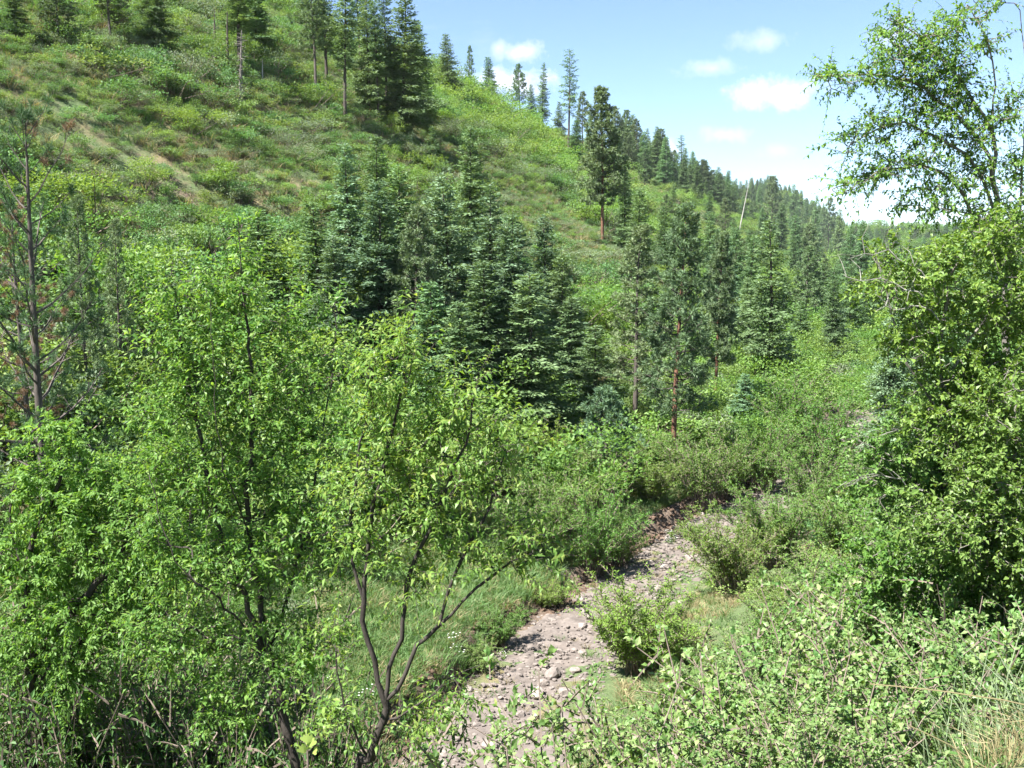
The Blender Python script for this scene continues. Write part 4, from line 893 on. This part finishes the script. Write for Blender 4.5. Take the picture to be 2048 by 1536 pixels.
broadleaf('broadleaf_tree', 303, 12.5,
  [[(70, 1640), (64, 1450), (62, 1300), (50, 1150), (75, 1060), (115, 980), (128, 870)],
   [(62, 1320), (150, 1220), (230, 1120), (300, 1020), (325, 880)],
   [(50, 1150), (20, 1050), (30, 960)],
   [(66, 1400), (120, 1310), (200, 1270), (330, 1230)]],
  [(115, 890, 60), (65, 980, 65), (170, 990, 95), (90, 1090, 95), (250, 1070, 110), (120, 1220, 110), (310, 1130, 90), (318, 860, 48), (325, 980, 62), (230, 1230, 90), (40, 1300, 80), (150, 1340, 80), (20, 1130, 60)],
  640, 'elder', 'bark_dark', 'bright green feathery tree with one dark trunk at the left edge', r0=.08, leaf=.078, asp=.5, shoot=.42, per=20, extra=1.4, upb=.35, droop=.5, leafdroop=.5, fine=False)
broadleaf('broadleaf_tree', 304, 9.0,
  [[(2010, 760), (2012, 600), (1998, 480), (1990, 360), (1984, 270), (1945, 200), (1900, 130), (1850, 90), (1790, 40)],
   [(2008, 560), (1965, 470), (1925, 390), (1880, 340), (1800, 330), (1730, 360), (1665, 378)],
   [(1990, 360), (1960, 280), (1900, 215), (1820, 165), (1740, 150), (1640, 152)],
   [(2014, 620), (2030, 480), (2046, 330), (2052, 180), (2040, 20)],
   [(1984, 270), (1992, 170), (1975, 80), (1935, 10)],
   [(1995, 430), (1930, 310), (1850, 260), (1770, 250), (1700, 290)]],
  [(1800, 55, 28), (1845, 100, 38), (1890, 150, 42), (1900, 60, 22), (1820, 165, 35), (1740, 150, 28), (1665, 155, 20), (1780, 115, 28), (1920, 200, 34), (1860, 230, 36), (1770, 250, 34), (1700, 285, 26), (1930, 280, 38), (1850, 310, 34), (1770, 330, 34), (1690, 370, 22), (1880, 370, 32), (1960, 350, 34), (1990, 420, 30), (1985, 250, 26), (1975, 90, 22), (1935, 25, 20), (1990, 10, 20), (2040, 200, 26), (2040, 330, 30), (1950, 430, 26), (1830, 400, 22), (2045, 420, 30), (1985, 460, 28), (2030, 480, 30), (1700, 165, 16), (1650, 150, 12), (1675, 385, 14), (1725, 355, 20), (1880, 420, 22), (1905, 110, 20)],
  860, 'alder', 'bark_gray', 'tall arching tree with sparse leaves against the sky on the right', r0=.034, leaf=.047, asp=.5, shoot=.27, per=14, extra=1.05, upb=.25, depth=.8, leafdroop=.35)
HG = 'thorn trees massed on the right'
def dead_boughs(e, D, lines, rng):
    for ln in lines:
        pts = catmull(np.array([at(a, b, D+.05*i) for i, (a, b) in enumerate(ln)]), .06); pts += rng.normal(size=pts.shape)*.016; b = MB(); rr = np.linspace(.006, .002, len(pts)); add_tube(b, pts-np.array(e.location), rr, 5)
        for k in range(2, len(pts)-1):
            d = nrm(pts[k]-pts[k-1]+rng.normal(size=3)*.06); q = pts[k]-np.array(e.location); add_tube(b, np.stack([q, q+d*.10+[0, 0, .02], q+d*.2+rng.normal(size=3)*.04]), [.004, .003, .0015], 3)
        obj('dead_branch', b.mesh('dead_branch', M['lichen']), e)
for (sd, D, limbs, blobs, nt, mat, lab) in [
  (311, 7.6, [[(1990, 1300), (1960, 1050), (1900, 850), (1880, 700), (1900, 560), (1940, 500)], [(1930, 950), (1860, 800), (1800, 680), (1770, 560), (1750, 500)], [(1890, 760), (1960, 650), (2020, 560)]],
   [(1930, 505, 48), (2005, 515, 55), (1860, 555, 46), (1790, 520, 38), (1755, 580, 34), (2035, 620, 75), (1940, 620, 58), (1850, 670, 45), (1800, 700, 40), (1990, 760, 90), (1890, 740, 60), (1860, 830, 60), (1930, 830, 60), (1830, 610, 40), (1980, 470, 45)], 560, 'haw', 'yellow green thorn tree forming the upper part of the right hand mass'),
  (312, 8.4, [[(1930, 1350), (1900, 1100), (1880, 950), (1900, 820), (1960, 720)], [(1890, 1050), (1820, 950), (1760, 900), (1700, 870)], [(1900, 900), (1990, 820), (2060, 760)]],
   [(1960, 800, 95), (2040, 850, 90), (1880, 860, 85), (1900, 960, 95), (1800, 900, 60), (1740, 890, 45), (1990, 980, 100), (1830, 1000, 75), (1740, 980, 55)], 640, 'haw_dark', 'dark twiggy thorn tree in the middle of the right hand mass'),
  (313, 6.8, [[(2080, 1400), (2060, 1150), (2030, 950), (2040, 780)], [(2050, 1100), (1960, 1020), (1880, 1000)]],
   [(2040, 820, 80), (2050, 960, 100), (1960, 1060, 90), (2060, 1100, 100), (1880, 1050, 65), (1960, 950, 60)], 520, 'haw_dark', 'leafy thorn tree at the right edge above the tall grass'),
  (314, 7.4, [[(1900, 1500), (1880, 1300), (1850, 1150)], [(1890, 1350), (1960, 1230), (2030, 1160)], [(1885, 1330), (1780, 1220), (1720, 1130)]],
   [(1850, 1130, 75), (1760, 1110, 55), (1940, 1170, 80), (2030, 1170, 80), (1990, 1270, 70), (1820, 1230, 65), (1720, 1180, 45), (1900, 1290, 60)], 520, 'haw', 'low spreading thorn bush under the right hand thorn trees')]:
    e = broadleaf('thorn_tree', sd, D, limbs, blobs, nt, mat, 'bark_gray', lab, r0=.024, leaf=.044, asp=.66, shoot=.22, per=15, extra=1.5, upb=.35, depth=1.2, group=HG, leafdroop=.15, fine=False, rmin=.003)
    if sd == 311: dead_boughs(e, 7.3, [[(1860, 560), (1800, 515), (1750, 505), (1700, 520)], [(1850, 590), (1780, 560), (1715, 555), (1685, 550)], [(1880, 640), (1810, 610), (1750, 620)]], np.random.default_rng(6))
    if sd == 312: dead_boughs(e, 8.0, [[(1860, 880), (1790, 860), (1720, 880)], [(1850, 980), (1760, 950), (1690, 975)], [(1900, 820), (1960, 780), (2010, 790)]], np.random.default_rng(7))

# ------------------------------------------------------------------ near pine on the left
NP = pine(401, 13.5, 3.4, .16, 44, 6, 60, nl=.24, nw=.017, mat='pine_near', up=.55, dead=.12, r0=.17, spread=1.0)
NPd = pine(402, 13.5, 3.2, .10, 40, 6, 75, nl=.22, nw=.019, mat='pine_near', up=.5, dead=.75, r0=.16, spread=1.0)
def near_pine(parts, h0, px, D, ty, label, wide=1):
    t = at(px, ty, D); z = float(H(t[0], D)); k = (t[2]-z)/h0
    inst('pine_tree', parts, (t[0], D, z-.05), (px*1.3) % 6.28, (k*wide, k*wide, k), label, 'tree', 'pines on the left edge')
near_pine(NP, 13.5, 48, 25, 232, 'open pine with long upswept branches at the left edge', .85)
near_pine(NPd, 13.5, 30, 29, 420, 'pine with rust brown dead needles behind the left edge pine', 1.0)
near_pine(F['pineThin'][0], 15, 155, 33, 395, 'thin pine stem, middle of three on the left', .8)
near_pine(F['pineThin'][0], 15, 228, 36, 440, 'thin pine stem, rightmost of three on the left', .8)

# ------------------------------------------------------------------ right hand thicket, undergrowth and grass at the camera's feet
TH = [vshrub(501, 1.25, .75, 34, 15, .038, .68, 'snow', .55, True, 18, r=.0045), vshrub(502, 1.1, .9, 34, 14, .040, .66, 'snow', .5, True, 18, r=.0045), vshrub(503, 1.45, .65, 34, 16, .036, .70, 'snow', .6, True, 18, r=.0045), vshrub(504, 1.2, .8, 24, 14, .055, .6, 'willow', .5, True, 9, r=.008)]
rng = np.random.default_rng(9)
MT = [(1255, 1330, 'the creekside willow'), (1480, 1150, 'the rounded creek bend shrub'), (1980, 1400, 'the tall grass stalks'), (1900, 1080, 'the thorn trees'), (1040, 1500, 'the saplings'), (1620, 1340, 'the thicket middle'), (1740, 1368, 'the long dry stem tip'), (1400, 1490, 'the thicket bottom edge')]
YB = ([1060, 1140, 1200, 1300, 1400, 1480, 1600, 1700, 1800, 2048, 2300], [1640, 1540, 1470, 1380, 1290, 1220, 1120, 1020, 980, 980, 980])
got = []; tries = 0
TH_H = [1.25, 1.1, 1.45, 1.2]
while len(got) < 120 and tries < 12000:
    tries += 1
    D = 3.3+8.7*rng.random()**1.3; a = rng.uniform(1150, 2250); x = (a-1024)/FPX*D; y = D
    z = float(H(x, y)); k = int(rng.choice(4, p=[.3, .3, .3, .1]))
    yb = float(np.interp(a, *YB)); far = (D-3.3)/8.7
    want = yb+(1-far)*(1500-yb)*rng.uniform(.55, 1.0)+rng.uniform(0, 60)
    zt = at(a, want, D)[2]; h = zt-z
    if h < .55 or h > 2.5: continue
    if a > 1840 and D < 4.8: continue
    sc = h/TH_H[k]*1.08; hs = min(1.35, max(.7, sc))
    if any((x-q[0])**2+(y-q[1])**2 < .20+.02*D for q in got): continue
    got.append((x, y))
    lab = near_label('light green thicket shrub' if k < 3 else 'yellow green thicket shrub', a, want+40, MT)
    inst('thicket_shrub', TH[k], (x, y, z-.08), rng.uniform(0, 6.28), (hs, hs, sc), lab, 'shrub', 'bottom right thicket shrubs' if k < 3 else 'yellow green thicket shrubs')
tries = 0
while len(got) < 175 and tries < 9000:
    tries += 1
    D = rng.uniform(9, 27); a = rng.uniform(1200, 2150); x = (a-1024)/FPX*D; s_, l_ = to_sl(x, D)
    if l_-creek(s_) > -3.0: continue
    z = float(H(x, D)); k = int(rng.choice(5, p=[.2, .2, .2, .1, .3])); h = rng.uniform(.8, 1.7); pa, pb, pd = proj(np.array([[x, D, z+h]]))
    if pb[0] < np.interp(pa[0], [1150, 1200, 1300, 1400, 1480, 1600, 1700, 2100], [1500, 1440, 1370, 1300, 1250, 1120, 980, 900]) or any((x-q[0])**2+(D-q[1])**2 < .8 for q in got): continue
    got.append((x, D))
    if k < 4: inst('thicket_shrub', TH[k], (x, D, z-.08), rng.uniform(0, 6.28), (min(1.4, h), min(1.4, h), h/TH_H[k]), near_label('pale green lower bank shrub', pa[0], pb[0]+30, MT), 'shrub', 'shrubs lower on the right bank')
    else: inst('thicket_shrub', WIL[3], (x, D, z-.08), rng.uniform(0, 6.28), (h*.7, h*.7, h*.55), near_label('mid green lower bank shrub', pa[0], pb[0]+30, MT), 'shrub', 'mid green shrubs lower on the right bank')
print('thicket', len(got))
MU = [(65, 1450, 'the dark left edge trunk'), (575, 1480, 'the big left tree stems'), (300, 1500, 'the dark bottom left gap')]
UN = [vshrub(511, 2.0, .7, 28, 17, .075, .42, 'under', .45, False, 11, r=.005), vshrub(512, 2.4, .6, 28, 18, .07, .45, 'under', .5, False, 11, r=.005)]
got = []; tries = 0
while len(got) < 46 and tries < 6000:
    tries += 1
    D = rng.uniform(7, 15); px0 = rng.uniform(-150, 640); x = (px0-1024)/FPX*D; z = float(H(x, D)); far = (D-7)/8
    want = 1250+(1-far)*220*rng.random()+rng.uniform(0, 70)+max(0, px0-350)*.5
    h = at(px0, want, D)[2]-z
    if h < .8 or h > 5.5 or any((x-q[0])**2+(D-q[1])**2 < .4 for q in got): continue
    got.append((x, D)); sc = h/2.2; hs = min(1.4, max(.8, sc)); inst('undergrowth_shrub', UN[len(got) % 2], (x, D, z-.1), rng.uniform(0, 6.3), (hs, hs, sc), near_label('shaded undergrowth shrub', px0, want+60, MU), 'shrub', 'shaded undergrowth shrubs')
print('under', len(got))
# saplings in front of the creek
SP = vshrub(521, 1.3, .35, 5, 9, .07, .5, 'cherry2', .7, True, 8)
for (px, py, D, lab) in [(1035, 1560, 6.5, 'thin leafy sapling in front of the creek at the bottom edge'), (930, 1520, 7.0, 'low sapling left of the creek at the bottom edge')]:
    t = at(px, py-60, D); z = float(H(t[0], D)); k = (t[2]-z)/1.3
    inst('sapling', SP, (t[0], D, z-.05), px % 6.28, (min(k, 1.3), min(k, 1.3), k), lab, 'sapling', 'saplings before the creek')
# one young shoot with broad fan leaves close to the lens
p = at(615, 1500, 3.2); zb = float(H(p[0], p[1]))
e = bpy.data.objects.new('young_shoot', None); C.objects.link(e); e.location = (p[0], p[1], zb); tag(e, 'young shoot with broad pale fan shaped leaves at the bottom edge', 'plant')
st = MB(); add_tube(st, catmull(np.array([[.03, .0, -.1], [-.02, .02, (p[2]-zb)*.5], [0, 0, p[2]-zb]]), .1), .004, 5); obj('stem', st.mesh('stem', M['twig']), e)
def fan_leaf(w, lobes=5):
    a = np.linspace(-1.15, 1.15, 4*lobes+1); r = w*(.78+.22*np.abs(np.cos(a*lobes*1.35))); V = [[0, 0, 0]]+[[math.sin(t)*q, math.cos(t)*q, .12*q*math.cos(t*2)] for t, q in zip(a, r)]
    b = MB(); b.add(V, T=[[0, i, i+1] for i in range(1, len(a))]); return b.mesh('leaf', M['fan'])
fl_ = fan_leaf(.032)
for (dx, dz, rx, ry, rz_, sc) in [(-.02, .0, .9, .2, .9, 1.0), (.02, .035, 1.1, -.3, -.6, 1.1), (.0, .06, 1.2, .1, .1, 1.0), (.035, .0, .8, .1, -1.3, .9)]:
    o = obj('leaf', fl_, e, (dx*.5, -.005, p[2]-zb+dz*.6-.01)); o.rotation_euler = (rx, ry, rz_); o.scale = (sc,)*3
# dry and tall grass
DG = [tuft(31, .34, 46, .007, .14, 'grass_dry', .6), tuft(32, .28, 46, .007, .16, 'grass', .5), tuft(33, .42, 30, .006, .12, 'grass_dry', .7)]
P_ = []
for k in range(900):
    s = rng.uniform(1.8, 7.5); l = rng.uniform(-5, .6); x, y = to_xy(s, l)
    pz = float(H(x, y)); qa, qb, qd = proj(np.array([[x, y, pz]]))
    if math.hypot(x, y) < 1.9 or qd[0] < 1 or qa[0] < 1780+rng.uniform(0, 160): continue
    P_.append((x, y, float(H(x, y))))
P_ = np.array(P_); n = len(P_)
gn_scatter('dry_grass', DG, P_, rng.uniform(0, 6.3, n), rng.uniform(.35, .8, n), rng.choice(3, n, p=[.4, .3, .3]), 'dry straw coloured grass at the bottom right corner', 'grass')
TG = [tuft(41, .95, 13, .008, .10, 'grass_blue', .14), tuft(42, .75, 12, .008, .10, 'grass_blue', .25)]
P_ = []
for (px, py, D, c, sp) in [(2025, 1440, 3.9, 5, .16), (1970, 1450, 3.9, 3, .12), (2070, 1440, 3.7, 5, .16), (1920, 1460, 3.9, 2, .1)]:
    t = at(px, py, D)
    for j in range(c):
        x = t[0]+rng.normal()*sp; y = t[1]+rng.normal()*sp; P_.append((x, y, float(H(x, y))))
P_ = np.array(P_); n = len(P_)
gn_scatter('tall_grass', TG, P_, rng.uniform(0, 6.3, n), rng.uniform(.6, .95, n), rng.choice(2, n), 'tall blue green grass stalks at the right edge', 'grass')
for (a, b, D0, lab) in [([(1740, 1368), (1850, 1378), (1950, 1392), (2060, 1412)], None, 3.0, 'long pale dry grass stem arching across the thicket at the right'), ([(1820, 1452), (1900, 1490), (1980, 1540)], None, 2.9, 'shorter pale dry grass stem lying below the long one at the right')]:
    pts = np.array([at(px, py, D0+.02*i) for i, (px, py) in enumerate(a)]); b_ = MB(); root = pts[-1].copy(); root[0] += .12; root[2] = float(H(root[0], root[1]))
    c0 = catmull(np.concatenate([pts, [(pts[-1]+root)/2+[.06, 0, .05], root]]), .08); add_tube(b_, c0-root, np.linspace(.0022, .0034, len(c0)), 4)
    tag(obj('grass_stem', b_.mesh('grass_stem', M['grass_dry']), None, tuple(root)), lab, 'grass stem')

# ------------------------------------------------------------------ far forest
rng = np.random.default_rng(33)
MF = [(1362, 330, 'the spindly topped fir'), (1490, 400, 'the white leaning snag'), (1541, 410, 'the broad ridge pine'), (1627, 470, 'the narrow valley end fir'), (1720, 520, 'the thorn bough tips'), (1900, 420, 'the tall arching tree'), (1264, 300, 'the broad ridge fir'), (1430, 380, 'the close fir pair'), (1800, 440, 'the skyline notch'), (1586, 400, 'the last tall ridge fir')]
MS = [(1205, 480, 'the orange trunked hillside pine'), (1345, 700, 'the tall creek bend pine'), (1430, 640, 'the sparse red trunked pine'), (1540, 620, 'the tall narrow lone fir'), (1627, 500, 'the narrow valley end fir'), (1480, 460, 'the white leaning snag'), (1700, 600, 'the thorn bough tips')]
done = []; tries = 0
while len(done) < 34 and tries < 3000:
    tries += 1
    a = rng.uniform(1240, 1760); lo = np.interp(a, [1240, 1500, 1760], [400, 480, 500]); b = lo+(780-lo)*rng.random()
    if any(abs(a-q[0]) < 26 and abs(b-q[1]) < 45 for q in done) or (a < 1420 and b > 600): continue
    p = hit(a, b)
    if p[1] > 520 or p[1] < 60: continue
    done.append((a, b)); h = rng.uniform(6, 13); q = ['firA', 'firC', 'firB', 'blueC', 'pineA', 'firD'][int(rng.integers(6))]; sc = h/F[q][1]
    inst('conifer', F[q][0], (p[0], p[1], float(H(p[0], p[1]))-.1), rng.uniform(0, 6.3), (sc*1.3, sc*1.3, sc), near_label('young slope conifer', a, b-20, MS), 'tree', 'young conifers on the right slope', (rng.normal()*.02, rng.normal()*.02))
ff = ['firA', 'firB', 'firC', 'pineA', 'pineC', 'firD']; k = 0; tries = 0
while k < 280 and tries < 9000:
    tries += 1
    s = rng.uniform(230, 1000); cr = rng.random() < .72 and s < 620
    l = (80+rng.normal()*11) if cr else (rng.uniform(-160, 130) if s > 450 else rng.uniform(-70, 20))
    x, y = to_xy(s, l); z = float(H(x, y)); a, b, d = proj(np.array([[x, y, z+10]]))
    if d[0] < 100 or a[0] < 1220 or a[0] > 2080 or b[0] < 180: continue
    if cr and a[0] < 1230: continue
    if fbm(np.array([s/40.]), np.array([l/25.]), 99)[0] < -.12 and not cr: continue
    q = ff[int(rng.integers(len(ff)))]; h = rng.uniform(11, 21); sc = h/F[q][1]
    lab = near_label('ridge forest conifer' if cr else 'valley head conifer', a[0], b[0], MF)
    inst('conifer', F[q][0], (x, y, z-.1), rng.uniform(0, 6.3), (sc*1.35, sc*1.35, sc), lab, 'tree', 'ridge forest conifers' if cr else 'valley head conifers'); k += 1
print('far', k)

fj = []
for q in ('firA', 'firC', 'pineA'):
    (tn, tm), (cn, cm) = F[q][0][0], F[q][0][-1]; b_ = MB()
    for me, mi in ((tm, 1), (cm, 0)):
        V = np.zeros(len(me.vertices)*3, np.float32); me.vertices.foreach_get('co', V); I = np.zeros(len(me.polygons)*4, np.int32); me.loops.foreach_get('vertex_index', I); b_.add(V, I.reshape(-1, 4), mi=mi)
    fj.append(b_.mesh('forest_tree', [cm.materials[0], tm.materials[0]]))
P_ = []
while len(P_) < 1500:
    s = rng.uniform(420, 1250); l = rng.uniform(-330, 150); x, y = to_xy(s, l); a, b, d = proj(np.array([[x, y, float(H(x, y))+6]]))
    if a[0] < 1500 or a[0] > 2300 or (l > 5 and l < 60 and s < 700): continue
    P_.append((x, y, float(H(x, y))-.2))
P_ = np.array(P_); n = len(P_); q = rng.uniform(.5, .95, n)
gn_scatter('distant_forest', fj, P_, rng.uniform(0, 6.3, n), np.stack([q*1.4, q*1.4, q], 1), rng.integers(0, 3, n), 'distant conifer forest closing the head of the valley', 'forest')

resolve_labels()
# ------------------------------------------------------------------ the air of the valley
hz = MB(); x0, x1, y0, y1, z0, z1 = -700, 1400, -120, 1700, -30, 125
hz.add([[x0, y0, z0], [x1, y0, z0], [x1, y1, z0], [x0, y1, z0], [x0, y0, z1], [x1, y0, z1], [x1, y1, z1], [x0, y1, z1]], [[0, 3, 2, 1], [4, 5, 6, 7], [0, 1, 5, 4], [1, 2, 6, 5], [2, 3, 7, 6], [3, 0, 4, 7]])
m, n_, l_ = new_mat('valley_haze'); pv = n_.new('ShaderNodeVolumePrincipled'); pv.inputs['Color'].default_value = (.86, .92, 1, 1); pv.inputs['Density'].default_value = .00007; pv.inputs['Anisotropy'].default_value = .2
mo = n_.new('ShaderNodeOutputMaterial'); l_.new(pv.outputs[0], mo.inputs['Volume'])
tag(obj('haze', hz.mesh('haze', m)), 'thin summer haze filling the valley air', 'haze', kind='stuff')
